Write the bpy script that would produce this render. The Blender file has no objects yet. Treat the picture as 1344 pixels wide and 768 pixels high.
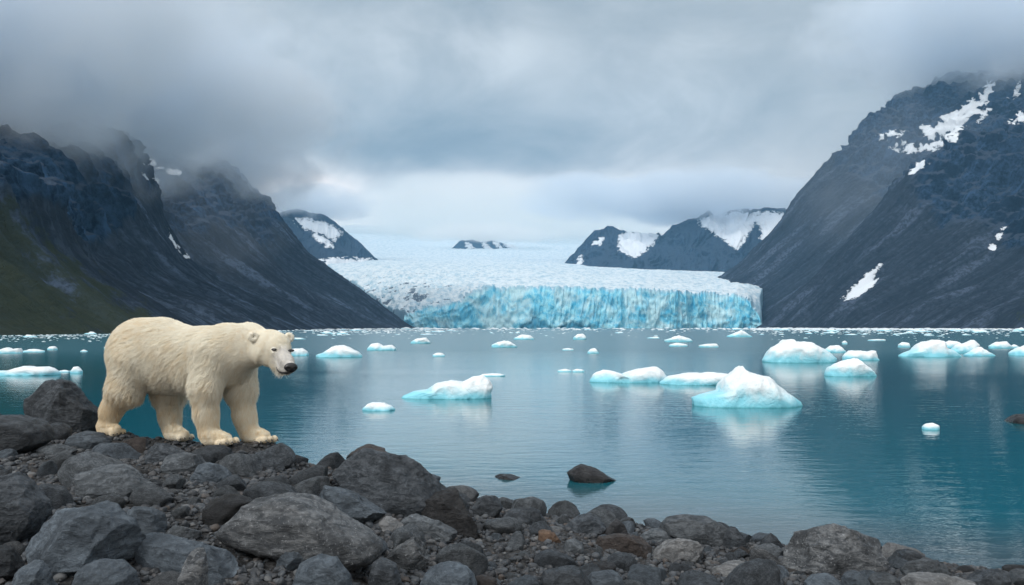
import bpy, math, random
import numpy as np
from mathutils import Vector, Matrix
S = bpy.context.scene
COL = S.collection
# ---------------------------------------------------------------- camera
cam_d = bpy.data.cameras.new('camera'); cam = bpy.data.objects.new('camera', cam_d); COL.objects.link(cam)
cam.location = (0, 0, 2.2); cam.rotation_euler = (math.radians(90), 0, 0)
cam_d.sensor_width = 36; cam_d.lens = 28.0; cam_d.shift_y = (429.3-384)/1344
cam_d.clip_start = 0.1; cam_d.clip_end = 30000
S.camera = cam
# ---------------------------------------------------------------- render settings
S.render.engine = 'CYCLES'
S.view_settings.view_transform = 'Standard'; S.view_settings.look = 'None'
S.view_settings.exposure = 0.35; S.view_settings.gamma = 1.0
S.cycles.volume_bounces = 9; S.cycles.max_bounces = 10; S.cycles.diffuse_bounces = 2
S.cycles.glossy_bounces = 3; S.cycles.transmission_bounces = 3
S.cycles.use_denoising = True
S.cycles.volume_max_steps = 128

# ---------------------------------------------------------------- node helper
class NB:
    def __init__(s, tree): s.t = tree; s.N = tree.nodes; s.L = tree.links
    def put(s, sock, v):
        if hasattr(v, 'is_linked') or isinstance(v, bpy.types.NodeSocket): s.L.new(v, sock)
        elif isinstance(v, (int, float)) and hasattr(sock.default_value, '__len__'):
            sock.default_value = [v]*len(sock.default_value) if len(sock.default_value) == 3 else (v, v, v, 1)
        elif isinstance(v, (tuple, list)) and len(v) == 3 and hasattr(sock.default_value, '__len__') and len(sock.default_value) == 4:
            sock.default_value = (*v, 1)
        else: sock.default_value = v
    def n(s, typ, ins=None, out=0, **props):
        nd = s.N.new(typ)
        for k, v in props.items(): setattr(nd, k, v)
        for k, v in (ins or {}).items(): s.put(nd.inputs[k], v)
        return nd if out is None else nd.outputs[out]
    def math(s, op, a, b=0.0, c=0.0, clamp=False):
        return s.n('ShaderNodeMath', {0: a, 1: b, 2: c}, operation=op, use_clamp=clamp)
    def vm(s, op, a, b=(0,0,0), out=0): return s.n('ShaderNodeVectorMath', {0: a, 1: b}, out=out, operation=op)
    def mix(s, f, a, b, bt='MIX'):
        nd = s.N.new('ShaderNodeMix'); nd.data_type = 'RGBA'; nd.blend_type = bt
        s.put(nd.inputs[0], f); s.put(nd.inputs[6], a); s.put(nd.inputs[7], b); return nd.outputs[2]
    def noise(s, vec, scale, detail=5, rough=0.55, dist=0.0, out=0):
        return s.n('ShaderNodeTexNoise', {'Vector': vec, 'Scale': scale, 'Detail': detail, 'Roughness': rough, 'Distortion': dist}, out=out)
    def sstep(s, x, a, b):
        return s.n('ShaderNodeMapRange', {0: x, 1: a, 2: b, 3: 0.0, 4: 1.0}, interpolation_type='SMOOTHSTEP')
    def lin(s, x, a, b, c=0.0, d=1.0):
        return s.n('ShaderNodeMapRange', {0: x, 1: a, 2: b, 3: c, 4: d})
    def xyz(s, v): return s.n('ShaderNodeSeparateXYZ', {0: v}, out=None).outputs
    def comb(s, x, y, z): return s.n('ShaderNodeCombineXYZ', {0: x, 1: y, 2: z})
    def attr(s, name, out='Fac'): return s.n('ShaderNodeAttribute', attribute_name=name, out=None).outputs[out]
    def bump(s, h, strength, dist, normal=None):
        i = {'Height': h, 'Strength': strength, 'Distance': dist}
        if normal is not None: i['Normal'] = normal
        return s.n('ShaderNodeBump', i)
def mat(name):
    m = bpy.data.materials.new(name); m.use_nodes = True; m.node_tree.nodes.clear()
    b = NB(m.node_tree); b.o = b.n('ShaderNodeOutputMaterial', out=None); b.m = m
    return b
def princ(b, **kw):
    nd = b.N.new('ShaderNodeBsdfPrincipled')
    for k, v in kw.items(): b.put(nd.inputs[k.replace('_', ' ')], v)
    b.L.new(nd.outputs[0], b.o.inputs['Surface']); return nd

# ---------------------------------------------------------------- world: overcast daylight
SUN_EL, SUN_AZ = math.radians(42), math.radians(-42)      # high soft light from the left, a little behind the camera
w = bpy.data.worlds.new('World'); S.world = w; w.use_nodes = True
w.node_tree.nodes.clear(); b = NB(w.node_tree)
sky = b.n('ShaderNodeTexSky', sky_type='NISHITA', sun_disc=False, sun_elevation=SUN_EL, sun_rotation=math.radians(180)+SUN_AZ,
          air_density=1.2, dust_density=2.0, ozone_density=1.0)
d = b.n('ShaderNodeTexCoord', out='Generated')
x, y, z = b.xyz(d)
zc = b.math('MAXIMUM', z, 0.0)
az = b.math('ARCTAN2', x, y); el = b.math('ARCSINE', z)
den = b.math('ADD', zc, 0.26)
p = b.comb(b.math('DIVIDE', x, den), b.math('DIVIDE', y, den), 0.0)
n1 = b.noise(p, 0.75, 4, 0.5, 0.25); n2 = b.noise(b.vm('ADD', p, (7.3, 2.1, 0)), 1.7, 6, 0.58, 0.7); n3 = b.noise(b.vm('ADD', p, (1.3, 9.1, 0)), 4.6, 6, 0.6, 0.6)
def blob(a0, e0, sa, se, amp):
    # soft patch of cloud brightness at azimuth a0, elevation e0 (degrees), warped by the cloud noise
    da = b.math('DIVIDE', b.math('SUBTRACT', b.math('ADD', az, b.math('MULTIPLY', b.math('SUBTRACT', n2, 0.5), 0.25)), math.radians(a0)), math.radians(sa))
    de = b.math('DIVIDE', b.math('SUBTRACT', b.math('ADD', el, b.math('MULTIPLY', b.math('SUBTRACT', n1, 0.5), 0.22)), math.radians(e0)), math.radians(se))
    r2 = b.math('ADD', b.math('MULTIPLY', da, da), b.math('MULTIPLY', de, de))
    return b.math('MULTIPLY', b.math('EXPONENT', b.math('MULTIPLY', r2, -1.0)), amp)
SKY_BLOBS = [(-4, 5.5, 14, 4.2, 2.6), (-1, 1.5, 32, 3.4, 0.85), (14, 9, 8, 4, 0.16), (-7, 12.3, 14, 2.6, -0.24), (0, 19.5, 4.0, 3, 0.16),
             (-28, 18, 16, 8, 0.06), (26, 16, 16, 8, 0.14), (7, 13.0, 7, 2.2, -0.08), (-30, 21, 12, 3, 0.06)]
val = b.math('ADD', b.math('MULTIPLY', b.math('SUBTRACT', n1, 0.5), 0.34), b.math('MULTIPLY', b.math('SUBTRACT', n2, 0.5), 0.50))
val = b.math('ADD', val, b.math('MULTIPLY', b.math('SUBTRACT', n3, 0.5), 0.24))
base = b.lin(el, math.radians(0), math.radians(24), 0.45, 0.46)
over = b.sstep(el, math.radians(26), math.radians(75))
base = b.math('ADD', base, b.math('MULTIPLY', over, 0.72))
val = b.math('ADD', val, base)
for a in SKY_BLOBS: val = b.math('ADD', val, blob(*a))
back = b.math('MULTIPLY', b.sstep(y, 0.15, -0.35), b.sstep(el, math.radians(45), math.radians(12)))     # unseen sky behind the viewer, brightened as added fill for front-facing surfaces
val = b.math('MULTIPLY', val, b.lin(back, 0, 1, 1.0, 1.55))
val = b.math('MAXIMUM', val, 0.12)
cr = b.n('ShaderNodeValToRGB', {0: b.math('MULTIPLY', val, 0.5)}, out=None)
e = cr.color_ramp.elements
e[0].position = 0.075; e[0].color = (0.105, 0.155, 0.20, 1)
e[1].position = 1.0; e[1].color = (1.9, 2.02, 2.08, 1)
q = e.new(0.19); q.color = (0.225, 0.295, 0.345, 1)
q = e.new(0.275); q.color = (0.38, 0.455, 0.505, 1)
q = e.new(0.4); q.color = (0.66, 0.76, 0.82, 1)
q = e.new(0.5); q.color = (0.90, 0.97, 1.01, 1)
lowm = b.sstep(el, math.radians(16), math.radians(3))      # warmer light low under the cloud deck
tint = b.comb(b.lin(lowm, 0, 1, 11.6, 16.0), b.lin(lowm, 0, 1, 10.5, 11.6), b.lin(lowm, 0, 1, 9.9, 8.9))
cl = b.vm('MULTIPLY', cr.outputs[0], tint)
mixed = b.mix(0.92, sky, cl)
bg = b.n('ShaderNodeBackground', {'Color': mixed, 'Strength': 0.1})
o = b.n('ShaderNodeOutputWorld', out=None); b.L.new(bg, o.inputs['Surface'])
# ---------------------------------------------------------------- sun through the cloud
sd = bpy.data.lights.new('sun', 'SUN'); sd.energy = 1.5; sd.angle = math.radians(12); sd.color = (1, 0.97, 0.93)
so = bpy.data.objects.new('sun', sd); COL.objects.link(so)
dirv = Vector((math.sin(SUN_AZ)*math.cos(SUN_EL)*1.0, -math.cos(SUN_AZ)*math.cos(SUN_EL), math.sin(SUN_EL)))
so.rotation_euler = dirv.to_track_quat('Z', 'Y').to_euler(); so.location = (0, 0, 50)

# ---------------------------------------------------------------- generic helpers
F, CX, HY, CZ = 1045.0, 672.0, 429.3, 2.2
def wx(px, Y): return (px-CX)*Y/F
def wz(py, Y): return CZ-(py-HY)*Y/F
def tag(o, label=None, cat=None, group=None, kind=None):
    if label: o['label'] = label
    if cat: o['category'] = cat
    if group: o['group'] = group
    if kind: o['kind'] = kind
    return o
def mesh_np(name, V, Fq, m=None, smooth=True, attrs=None, parent=None):
    me = bpy.data.meshes.new(name); V = np.asarray(V, np.float32).reshape(-1, 3); Fq = np.asarray(Fq, np.int32)
    k = Fq.shape[1]
    me.vertices.add(len(V)); me.vertices.foreach_set('co', V.ravel())
    me.loops.add(Fq.size); me.loops.foreach_set('vertex_index', Fq.ravel())
    me.polygons.add(len(Fq)); me.polygons.foreach_set('loop_start', np.arange(0, Fq.size, k, dtype=np.int32))
    me.update(calc_edges=True)
    if smooth: me.polygons.foreach_set('use_smooth', np.ones(len(Fq), bool))
    for an, av in (attrs or {}).items():
        av = np.asarray(av, np.float32)
        t = 'FLOAT' if av.size == len(V) else 'FLOAT_VECTOR'
        at = me.attributes.new(an, t, 'POINT'); at.data.foreach_set('value' if t == 'FLOAT' else 'vector', av.ravel())
    me.validate()
    if m: me.materials.append(m)
    o = bpy.data.objects.new(name, me); COL.objects.link(o)
    if parent: o.parent = parent
    return o
def grid_faces(a, b, flip=False):
    i = np.arange(a*b).reshape(a, b)
    q = np.stack([i[:-1, :-1], i[1:, :-1], i[1:, 1:], i[:-1, 1:]], -1).reshape(-1, 4)
    return q[:, ::-1] if flip else q
def _h(ix, iy, iz, seed):
    h = (ix.astype(np.uint32)*np.uint32(374761393) + iy.astype(np.uint32)*np.uint32(668265263) + iz.astype(np.uint32)*np.uint32(2147483647) + np.uint32((seed*974634777) & 0xffffffff))
    h = (h ^ (h >> np.uint32(13)))*np.uint32(1274126177); h = h ^ (h >> np.uint32(16)); h = h*np.uint32(2246822519); h = h ^ (h >> np.uint32(15))
    return h.astype(np.float64)/4294967295.0*2-1
def vnoise(x, y, z=None, seed=0):
    x = np.asarray(x, float); y = np.asarray(y, float)
    fx, fy = np.floor(x), np.floor(y); tx, ty = x-fx, y-fy
    ix, iy = fx.astype(np.int64), fy.astype(np.int64)
    tx = tx*tx*tx*(tx*(tx*6-15)+10); ty = ty*ty*ty*(ty*(ty*6-15)+10)
    if z is None:
        zz = np.zeros_like(ix)
        a = _h(ix, iy, zz, seed)*(1-tx)+_h(ix+1, iy, zz, seed)*tx
        c = _h(ix, iy+1, zz, seed)*(1-tx)+_h(ix+1, iy+1, zz, seed)*tx
        return a*(1-ty)+c*ty
    z = np.asarray(z, float); fz = np.floor(z); tz = z-fz; iz = fz.astype(np.int64); tz = tz*tz*(3-2*tz)
    def lay(k):
        a = _h(ix, iy, k, seed)*(1-tx)+_h(ix+1, iy, k, seed)*tx
        c = _h(ix, iy+1, k, seed)*(1-tx)+_h(ix+1, iy+1, k, seed)*tx
        return a*(1-ty)+c*ty
    return lay(iz)*(1-tz)+lay(iz+1)*tz
def fbm(x, y, z=None, oct=5, gain=0.5, seed=0, ridged=False):
    s = 0; a = 1; tot = 0; f = 1.0
    for i in range(oct):
        n = vnoise(x*f+i*17.3, y*f-i*9.1, None if z is None else z*f+i*5.7, seed+i)
        if ridged: n = 1-2*np.abs(n)
        s = s+n*a; tot += a; a *= gain; f *= 2.03
    return s/tot
def smooth(x, a, b):
    t = np.clip((x-a)/(b-a), 0, 1); return t*t*(3-2*t)
def in_poly(px, py, poly):
    r = np.zeros(px.shape, bool); j = len(poly)-1
    for i in range(len(poly)):
        xi, yi = poly[i]; xj, yj = poly[j]
        c = ((yi > py) != (yj > py)) & (px < (xj-xi)*(py-yi)/((yj-yi) or 1e-9)+xi); r ^= c; j = i
    return r
def poly_dist(px, py, poly, closed=True):
    dd = np.full(px.shape, 1e9)
    for i in range(len(poly) if closed else len(poly)-1):
        x0, y0 = poly[i]; x1, y1 = poly[(i+1) % len(poly)]
        ex, ey = x1-x0, y1-y0; t = np.clip(((px-x0)*ex+(py-y0)*ey)/(ex*ex+ey*ey+1e-9), 0, 1)
        dd = np.minimum(dd, np.hypot(px-x0-t*ex, py-y0-t*ey))
    return dd
def proj(P): return CX+F*P[..., 0]/P[..., 1], HY-F*(P[..., 2]-CZ)/P[..., 1]
def patch_mask(P, polys, soft=9.0):
    # how deep each terrain point lies inside the snow fields (their outlines as surveyed from the viewpoint)
    px, py = proj(P); m = np.zeros(px.shape)
    for pl in polys:
        dd = poly_dist(px, py, pl); ins = in_poly(px, py, pl)
        m = np.maximum(m, np.clip(0.5+np.where(ins, dd, -dd)/soft, 0, 1))
    return m
# ================================================================ MOUNTAINS
def rock_wall_mat(name, dark, mid, scree, green=False, snowc=(0.80, 0.84, 0.88)):
    b = mat(name)
    geo = b.n('ShaderNodeNewGeometry', out=None).outputs; pos = geo['Position']; nz = b.xyz(geo['Normal'])[2]
    flow = b.attr('flow', 'Vector')
    fl = b.vm('MULTIPLY', flow, (0.11, 0.012, 1.0))
    st = b.noise(fl, 1.0, 6, 0.62, 0.4)                       # streaks down the fall line
    st2 = b.noise(b.vm('MULTIPLY', flow, (0.035, 0.006, 1.0)), 1.0, 5, 0.6, 0.5)
    big = b.noise(pos, 0.016, 6, 0.66, 0.3)
    fine = b.noise(pos, 0.16, 8, 0.68)
    col = b.mix(b.sstep(fine, 0.40, 0.60), tuple(c*0.8 for c in dark), tuple(c*1.3 for c in mid))
    col = b.mix(b.math('MULTIPLY', b.sstep(st, 0.50, 0.68), 0.8), col, tuple(c*2.4 for c in mid))
    col = b.mix(b.math('MULTIPLY', b.sstep(big, 0.47, 0.60), 0.8), col, tuple(c*0.55 for c in dark))
    col = b.mix(b.math('MULTIPLY', b.sstep(st2, 0.52, 0.70), 0.6), col, tuple(c*1.7 for c in mid))
    led = b.math('ADD', nz, b.math('MULTIPLY', b.math('SUBTRACT', fine, 0.5), 0.5))
    col = b.mix(b.math('MULTIPLY', b.sstep(led, 0.50, 0.78), 0.85), col, tuple(c*1.5 for c in scree))       # debris rests on the ledges
    scr = b.attr('scree')
    sc = b.mix(b.sstep(b.noise(b.vm('MULTIPLY', flow, (0.28, 0.012, 1.0)), 1.0, 6, 0.62), 0.36, 0.7), tuple(c*0.55 for c in scree), tuple(c*1.5 for c in scree))
    sc = b.mix(b.math('MULTIPLY', b.sstep(st2, 0.52, 0.64), 0.85), sc, tuple(c*2.6 for c in scree))
    sc = b.mix(b.math('MULTIPLY', b.sstep(st2, 0.46, 0.34), 0.7), sc, tuple(c*0.45 for c in scree))
    sc = b.mix(b.math('MULTIPLY', b.sstep(fine, 0.44, 0.58), 0.75), sc, tuple(c*0.5 for c in scree))
    scm = b.sstep(b.math('ADD', scr, b.math('MULTIPLY', b.math('SUBTRACT', st, 0.5), 0.9)), 0.4, 0.62)
    col = b.mix(scm, col, sc)
    if green:
        gm = b.math('MULTIPLY', 0.85, b.sstep(b.math('ADD', b.attr('green'), b.math('MULTIPLY', b.math('SUBTRACT', b.noise(pos, 0.05, 6, 0.7), 0.5), 2.6)), 0.5, 0.85))
        gc = b.mix(fine, (0.026, 0.042, 0.020), (0.080, 0.092, 0.046))
        col = b.mix(gm, col, gc)
    sna = b.attr('snow')
    sn = b.sstep(b.math('ADD', b.math('ADD', sna, b.math('MULTIPLY', b.sstep(sna, 0.0, 0.2), b.math('MULTIPLY', b.math('SUBTRACT', nz, 0.50), 0.6))), b.math('MULTIPLY', b.math('MULTIPLY', b.sstep(sna, 0.0, 0.25), 2.6), b.math('SUBTRACT', b.noise(b.vm('MULTIPLY', pos, (1, 1, 1.6)), 0.045, 7, 0.75), 0.5))), 0.47, 0.52)
    col = b.mix(sn, col, snowc)
    h = b.math('ADD', b.math('MULTIPLY', fine, 1.0), b.math('MULTIPLY', b.noise(pos, 0.5, 5, 0.7), 0.35))
    h = b.math('ADD', h, b.math('MULTIPLY', st, 1.2))
    h = b.math('MULTIPLY', h, b.lin(sn, 0, 1, 1, 0.15))
    nrm = b.bump(h, 1.0, 9.0)
    princ(b, Base_Color=col, Roughness=0.9, Specular_IOR_Level=0.04, Normal=nrm)
    return b.m
def resample(P, n):
    P = np.array(P, float); s = np.r_[0, np.cumsum(np.hypot(*np.diff(P, axis=0).T))]
    q = np.linspace(0, s[-1], n)
    # smooth a little so that sections do not read as polylines
    X = np.interp(q, s, P[:, 0]); Z = np.interp(q, s, P[:, 1])
    k = max(3, n//26) | 1; ker = np.hanning(k+2)[1:-1]; ker /= ker.sum()
    for A in (X, Z):
        pad = np.r_[2*A[0]-A[1:k//2+1][::-1], A, 2*A[-1]-A[-k//2:-1][::-1]]
        A[:] = np.convolve(pad, ker, 'same')[k//2:k//2+n]
    return X, Z
def catmull(Ys, A, yq):
    # A: sections x n ; monotone-ish cubic interpolation along the fjord
    Ys = np.array(Ys, float); i = np.clip(np.searchsorted(Ys, yq)-1, 0, len(Ys)-2)
    t = ((yq-Ys[i])/(Ys[i+1]-Ys[i]))[:, None]
    M = np.gradient(A, Ys, axis=0); hh = (Ys[i+1]-Ys[i])[:, None]
    return ((2*t**3-3*t**2+1)*A[i]+(t**3-2*t**2+t)*hh*M[i]+(-2*t**3+3*t**2)*A[i+1]+(t**3-t**2)*hh*M[i+1])
def fjord_wall(name, secs, side, ns, nt, m, seed, cliff=0.38, amp=14, snow=[], green=None, fs=1.0):
    Ys = [s[0] for s in secs]; XS, ZS = [], []
    for Y, kind, pts in secs:
        W = [(wx(a, Y), wz(c, Y)) for a, c in pts] if kind == 'px' else list(pts)
        x0 = W[0][0]; W = [(x0+side*6, -4.0)]+[(x0, 0.0)]+W[1:]
        X, Z = resample(W, nt); XS.append(X); ZS.append(Z)
    yq = np.geomspace(Ys[0], Ys[-1], ns)
    X = catmull(Ys, np.array(XS), yq); Z = catmull(Ys, np.array(ZS), yq)
    Yg = np.repeat(yq[:, None], nt, 1)
    P = np.stack([X, Yg, Z], -1)
    du = np.gradient(P, axis=0); dv = np.gradient(P, axis=1)
    N = np.cross(du, dv); N /= np.linalg.norm(N, axis=-1, keepdims=True)+1e-9
    if (N[..., 2].mean()) < 0: N = -N
    u = np.cumsum(np.linalg.norm(du, axis=-1), 0); v = np.cumsum(np.linalg.norm(dv, axis=-1), 1)
    t = np.linspace(0, 1, nt)[None, :].repeat(ns, 0)
    k = smooth(t + 0.08*fbm(u/90, v/300, seed=seed+9), cliff-0.06, cliff+0.10)          # 0 scree, 1 cliff
    u0, v0 = u, v; u, v = u/fs, v/fs
    wv = fbm(u/160, v/160, oct=3, seed=seed+3)
    butt = fbm(u/100+wv*0.8, v/700+wv*0.2, oct=3, gain=0.5, seed=seed+31, ridged=True)
    ribs = fbm(u/34+wv*1.4, v/260+wv*0.4, oct=5, gain=0.6, seed=seed, ridged=True)
    rough = fbm(u/38, v/60+u/170, oct=6, gain=0.58, seed=seed+5, ridged=True)
    ledge = fbm(u/260, v/22+u/90+wv*2, oct=4, seed=seed+7)
    sc = fbm(u/22+wv, v/500, oct=4, gain=0.6, seed=seed+11, ridged=True)
    fans = fbm(u/130, v/900, oct=2, seed=seed+13)
    shore = smooth(Z, 0.0, 14.0)
    # everything scales with the distance of the section, near rock shows finer relief
    strata = np.abs(((v/16+2.2*fbm(u/120, v/60, oct=3, seed=seed+17)) % 1.0)-0.5)*2
    D = amp*(k*(0.95*butt+0.95*ribs+0.85*rough*(1-0.5*smooth(t, 0.6, 0.9))+0.22*ledge+0.20*smooth(strata, 0.2, 0.75))-0.75*k+(1-k)*(0.42*sc+0.8*fans)+0.12*rough)
    P = P + N*(D*(0.12+0.88*shore))[..., None]
    u, v = u0, v0
    small = fbm(P[..., 0]/9, P[..., 1]/9, P[..., 2]/9, oct=4, gain=0.6, seed=seed+21)
    P[..., 2] += small*1.5*(0.3+0.7*shore); 
    snowm = patch_mask(P, snow) if snow else np.zeros(P.shape[:2])
    at = {'flow': np.stack([u, v, np.zeros_like(u)], -1).reshape(-1, 3), 'scree': (1-k).ravel(), 'snow': snowm.ravel()}
    if green is not None: at['green'] = green(P, t).ravel()
    o = mesh_np(name, P, grid_faces(ns, nt, flip=side > 0), m, True, at)
    tag(o, kind='structure'); return o

LEFT = [
 (60, 'w', [(-120, 0), (-140, 8), (-160, 22), (-185, 45), (-215, 75), (-250, 105), (-300, 130), (-380, 150)]),
 (140, 'w', [(-132, 0), (-148, 5), (-166, 18), (-188, 38), (-212, 62), (-240, 90), (-290, 125), (-370, 150)]),
 (230, 'w', [(-138, 0), (-150, 5), (-163, 14), (-180, 28), (-194, 45), (-210, 62), (-240, 84), (-320, 120)]),
 (330, 'px', [(232, 436), (208, 418), (183, 399), (129, 360), (96, 328), (71, 276), (42, 240), (0, 217), (-90, 190), (-220, 160)]),
 (430, 'px', [(300, 435), (262, 415), (205, 395), (160, 372), (122, 340), (92, 290), (65, 240), (25, 208), (-40, 188), (-180, 170)]),
 (600, 'px', [(402, 433), (330, 405), (275, 374), (243, 345), (217, 300), (197, 256), (182, 215), (167, 192), (150, 178), (100, 170), (0, 160), (-150, 150)]),
 (720, 'px', [(422, 432), (357, 412), (292, 385), (242, 355), (212, 318), (190, 282), (176, 250), (160, 224), (130, 200), (70, 184), (-30, 168), (-140, 152)]),
 (860, 'px', [(470, 432), (420, 402), (372, 368), (332, 326), (306, 292), (278, 262), (232, 226), (185, 200), (120, 180), (0, 155)]),
 (1000, 'px', [(492, 431), (434, 410), (380, 384), (333, 350), (305, 322), (290, 286), (264, 250), (222, 222), (170, 205), (80, 190)]),
 (1200, 'px', [(532, 431), (505, 415), (466, 384), (430, 360), (397, 334), (374, 300), (345, 268), (305, 228), (240, 196), (120, 165)]),
 (1360, 'px', [(548, 431), (525, 424), (478, 394), (438, 366), (398, 342), (370, 312), (340, 276), (298, 236), (220, 205), (120, 180)]),
 (1900, 'px', [(470, 420), (445, 385), (420, 362), (398, 345), (372, 322), (340, 290), (300, 250), (250, 225), (150, 200)]),
 (2300, 'px', [(430, 415), (410, 380), (390, 355), (370, 330), (340, 300), (300, 270), (240, 240), (160, 210)])]
RIGHT = [
 (350, 'w', [(660, 0), (685, 8), (740, 40), (800, 85), (850, 140), (900, 200), (980, 270), (1100, 340)]),
 (620, 'w', [(630, 0), (660, 12), (710, 45), (765, 90), (815, 150), (860, 215), (930, 290), (1060, 370)]),
 (900, 'px', [(1350, 431.7), (1405, 412), (1480, 380), (1550, 336), (1600, 285), (1660, 232), (1740, 175), (1880, 110)]),
 (1150, 'px', [(1125, 431.3), (1175, 415), (1245, 385), (1310, 348), (1362, 305), (1415, 250), (1475, 196), (1560, 146), (1680, 100)]),
 (1400, 'px', [(1000, 431), (1022, 408), (1052, 378), (1088, 345), (1122, 306), (1162, 263), (1205, 224), (1250, 196), (1284, 178), (1344, 154), (1450, 112), (1600, 70)]),
 (1600, 'px', [(985, 430), (1020, 412), (1062, 386), (1105, 355), (1145, 320), (1182, 286), (1220, 256), (1262, 232), (1312, 204), (1380, 165), (1480, 125), (1620, 90)]),
 (1900, 'px', [(925, 425), (942, 376), (985, 345), (1030, 295), (1050, 262), (1080, 230), (1105, 200), (1140, 165), (1185, 135), (1260, 106), (1344, 88), (1480, 50)]),
 (2200, 'px', [(890, 425), (925, 388), (972, 362), (1010, 330), (1045, 292), (1072, 256), (1112, 215), (1155, 178), (1205, 148), (1275, 118), (1355, 98), (1480, 60)])]
m_left = rock_wall_mat('left_wall_rock', (0.008, 0.029, 0.072), (0.033, 0.074, 0.142), (0.056, 0.078, 0.115), green=True)
m_right = rock_wall_mat('right_wall_rock', (0.007, 0.022, 0.056), (0.032, 0.062, 0.118), (0.052, 0.066, 0.094), green=True)
snowL = [[(178,222),(190,226),(208,236),(206,240),(190,233)], [(186,210),(205,214),(238,226),(236,231),(212,222),(190,215)],
         [(222,300),(226,312),(236,328),(248,338),(244,340),(230,327),(222,312)], [(375,284),(382,286),(396,296),(403,312),(398,310),(390,298)]]
snowR = [[(1150,178),(1172,172),(1190,172),(1176,180),(1154,184)], [(1160,192),(1185,184),(1196,186),(1180,196)],
         [(1205,160),(1225,166),(1240,150),(1262,142),(1276,130),(1290,118),(1300,104),(1306,112),(1296,132),(1280,150),(1255,176),(1225,184),(1210,176)],
         [(1166,194),(1200,190),(1230,186),(1256,176),(1254,184),(1226,196),(1200,200),(1176,199)],
         [(1194,228),(1206,212),(1222,214),(1210,222),(1198,229)], [(1324,160),(1338,148),(1350,154),(1336,162)],
         [(1160,345),(1150,366),(1142,380),(1122,390),(1103,393),(1120,376),(1134,364)], [(1317,298),(1320,300),(1304,326),(1299,325),(1306,314)],
         [(1280,156),(1296,140),(1302,142),(1290,156),(1284,160)], [(1322,128),(1340,108),(1346,112),(1330,130)]]
def greenL(P, t):
    px, py = proj(P)
    return smooth(P[..., 1], 390, 290)*smooth(t, 0.55, 0.30)*1.0
def greenR(P, t): return smooth(P[..., 1], 1120, 850)*smooth(t, 0.4, 0.15)*0.45
fjord_wall('mountain', LEFT, 1, 900, 260, m_left, 11, cliff=0.40, amp=12.5, snow=snowL, green=greenL)
fjord_wall('mountain', RIGHT, -1, 760, 340, m_right, 47, cliff=0.36, amp=32, snow=snowR, green=greenR, fs=2.0)

def peak(name, ridge, Y0, run, m, seed, ns=300, nt=120, amp=22, snow=[], base=150, bend=0):
    # a free-standing mountain: ridge line at distance Y0, a front slope towards the fjord and a back slope
    px = np.linspace(ridge[0][0], ridge[-1][0], ns); py = np.interp(px, *zip(*ridge))
    X0 = wx(px, Y0); Z0 = wz(py, Y0)
    t = np.linspace(-1, 1, nt)[None, :]; T = np.repeat(t, ns, 0)
    prof = np.where(T < 0, 1-np.abs(T)**0.85, 1-np.abs(T)**1.1)
    H = base+(Z0[:, None]-base)*prof
    Yg = Y0+T*run*(0.35+0.65*smooth(Z0, base, Z0.max())[:, None]); Xg = X0[:, None]*Yg/Y0*1.0+0*T
    P = np.stack([Xg, Yg, H], -1)
    u = X0[:, None]+0*T; v = (T+1)*run
    wv = fbm(u/300, v/300, oct=3, seed=seed+3)
    ribs = fbm(u/150+wv, v/800+wv*0.5, oct=5, gain=0.58, seed=seed, ridged=True)
    rough = fbm(u/110, v/160, oct=6, gain=0.55, seed=seed+5, ridged=True)
    e = smooth(H, base, base+60)
    P[..., 1] -= amp*1.3*ribs*e; P[..., 2] += amp*(0.5*rough+0.3*ribs)*e
    at = {'flow': np.stack([u, v, 0*u], -1).reshape(-1, 3), 'scree': smooth(T, -0.55, -0.95).ravel()*0.8, 'snow': patch_mask(P, snow, 12).ravel()}
    return tag(mesh_np(name, P, grid_faces(ns, nt, flip=False), m, True, at), kind='structure')
m_far = rock_wall_mat('far_mountain_rock', (0.010, 0.028, 0.060), (0.030, 0.054, 0.094), (0.036, 0.056, 0.088), green=False)
peak('mountain', [(690,372),(722,360),(737,352),(748,338),(762,324),(780,311),(800,303),(820,302),(845,306),(868,312),(882,300),(900,290),(918,281),(938,277),(975,277),(1010,280),(1045,284),(1100,300),(1160,330)],
     2900, 520, m_far, 71, ns=520, nt=190, amp=40, base=120,
     snow=[[(813,328),(815,310),(826,303),(850,306),(868,306),(858,318),(846,328),(832,336)], [(918,292),(940,280),(968,278),(992,284),(985,300),(968,326),(955,316),(935,304)],
           [(985,282),(1005,280),(1042,282),(1030,300),(1010,320),(998,312),(1000,296)], [(755,352),(760,340),(764,338),(760,352)], [(775,322),(790,314),(786,320)]])
peak('mountain', [(250,330),(300,300),(340,284),(375,281),(405,280),(425,284),(440,294),(455,308),(470,320),(486,334),(492,342),(505,352)],
     2900, 420, m_far, 83, ns=340, nt=130, amp=34, base=150,
     snow=[[(386,290),(400,288),(428,294),(448,306),(440,314),(420,306),(398,298)], [(412,308),(428,316),(436,324),(424,320)], [(400,346),(450,340),(500,342),(500,352),(420,352)]])
peak('mountain', [(560,340),(596,326),(606,317),(620,314),(632,318),(645,315),(660,321),(672,322),(690,330),(715,338)],
     4300, 300, m_far, 95, ns=200, nt=90, amp=22, base=280,
     snow=[[(560,345),(600,330),(610,334),(612,342),(580,350)], [(612,318),(618,324),(628,336),(620,336)], [(634,316),(640,324),(650,333),(640,332)], [(650,318),(662,326),(660,334),(654,330)],[(664,318),(740,318),(740,350),(670,340)]])
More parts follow.
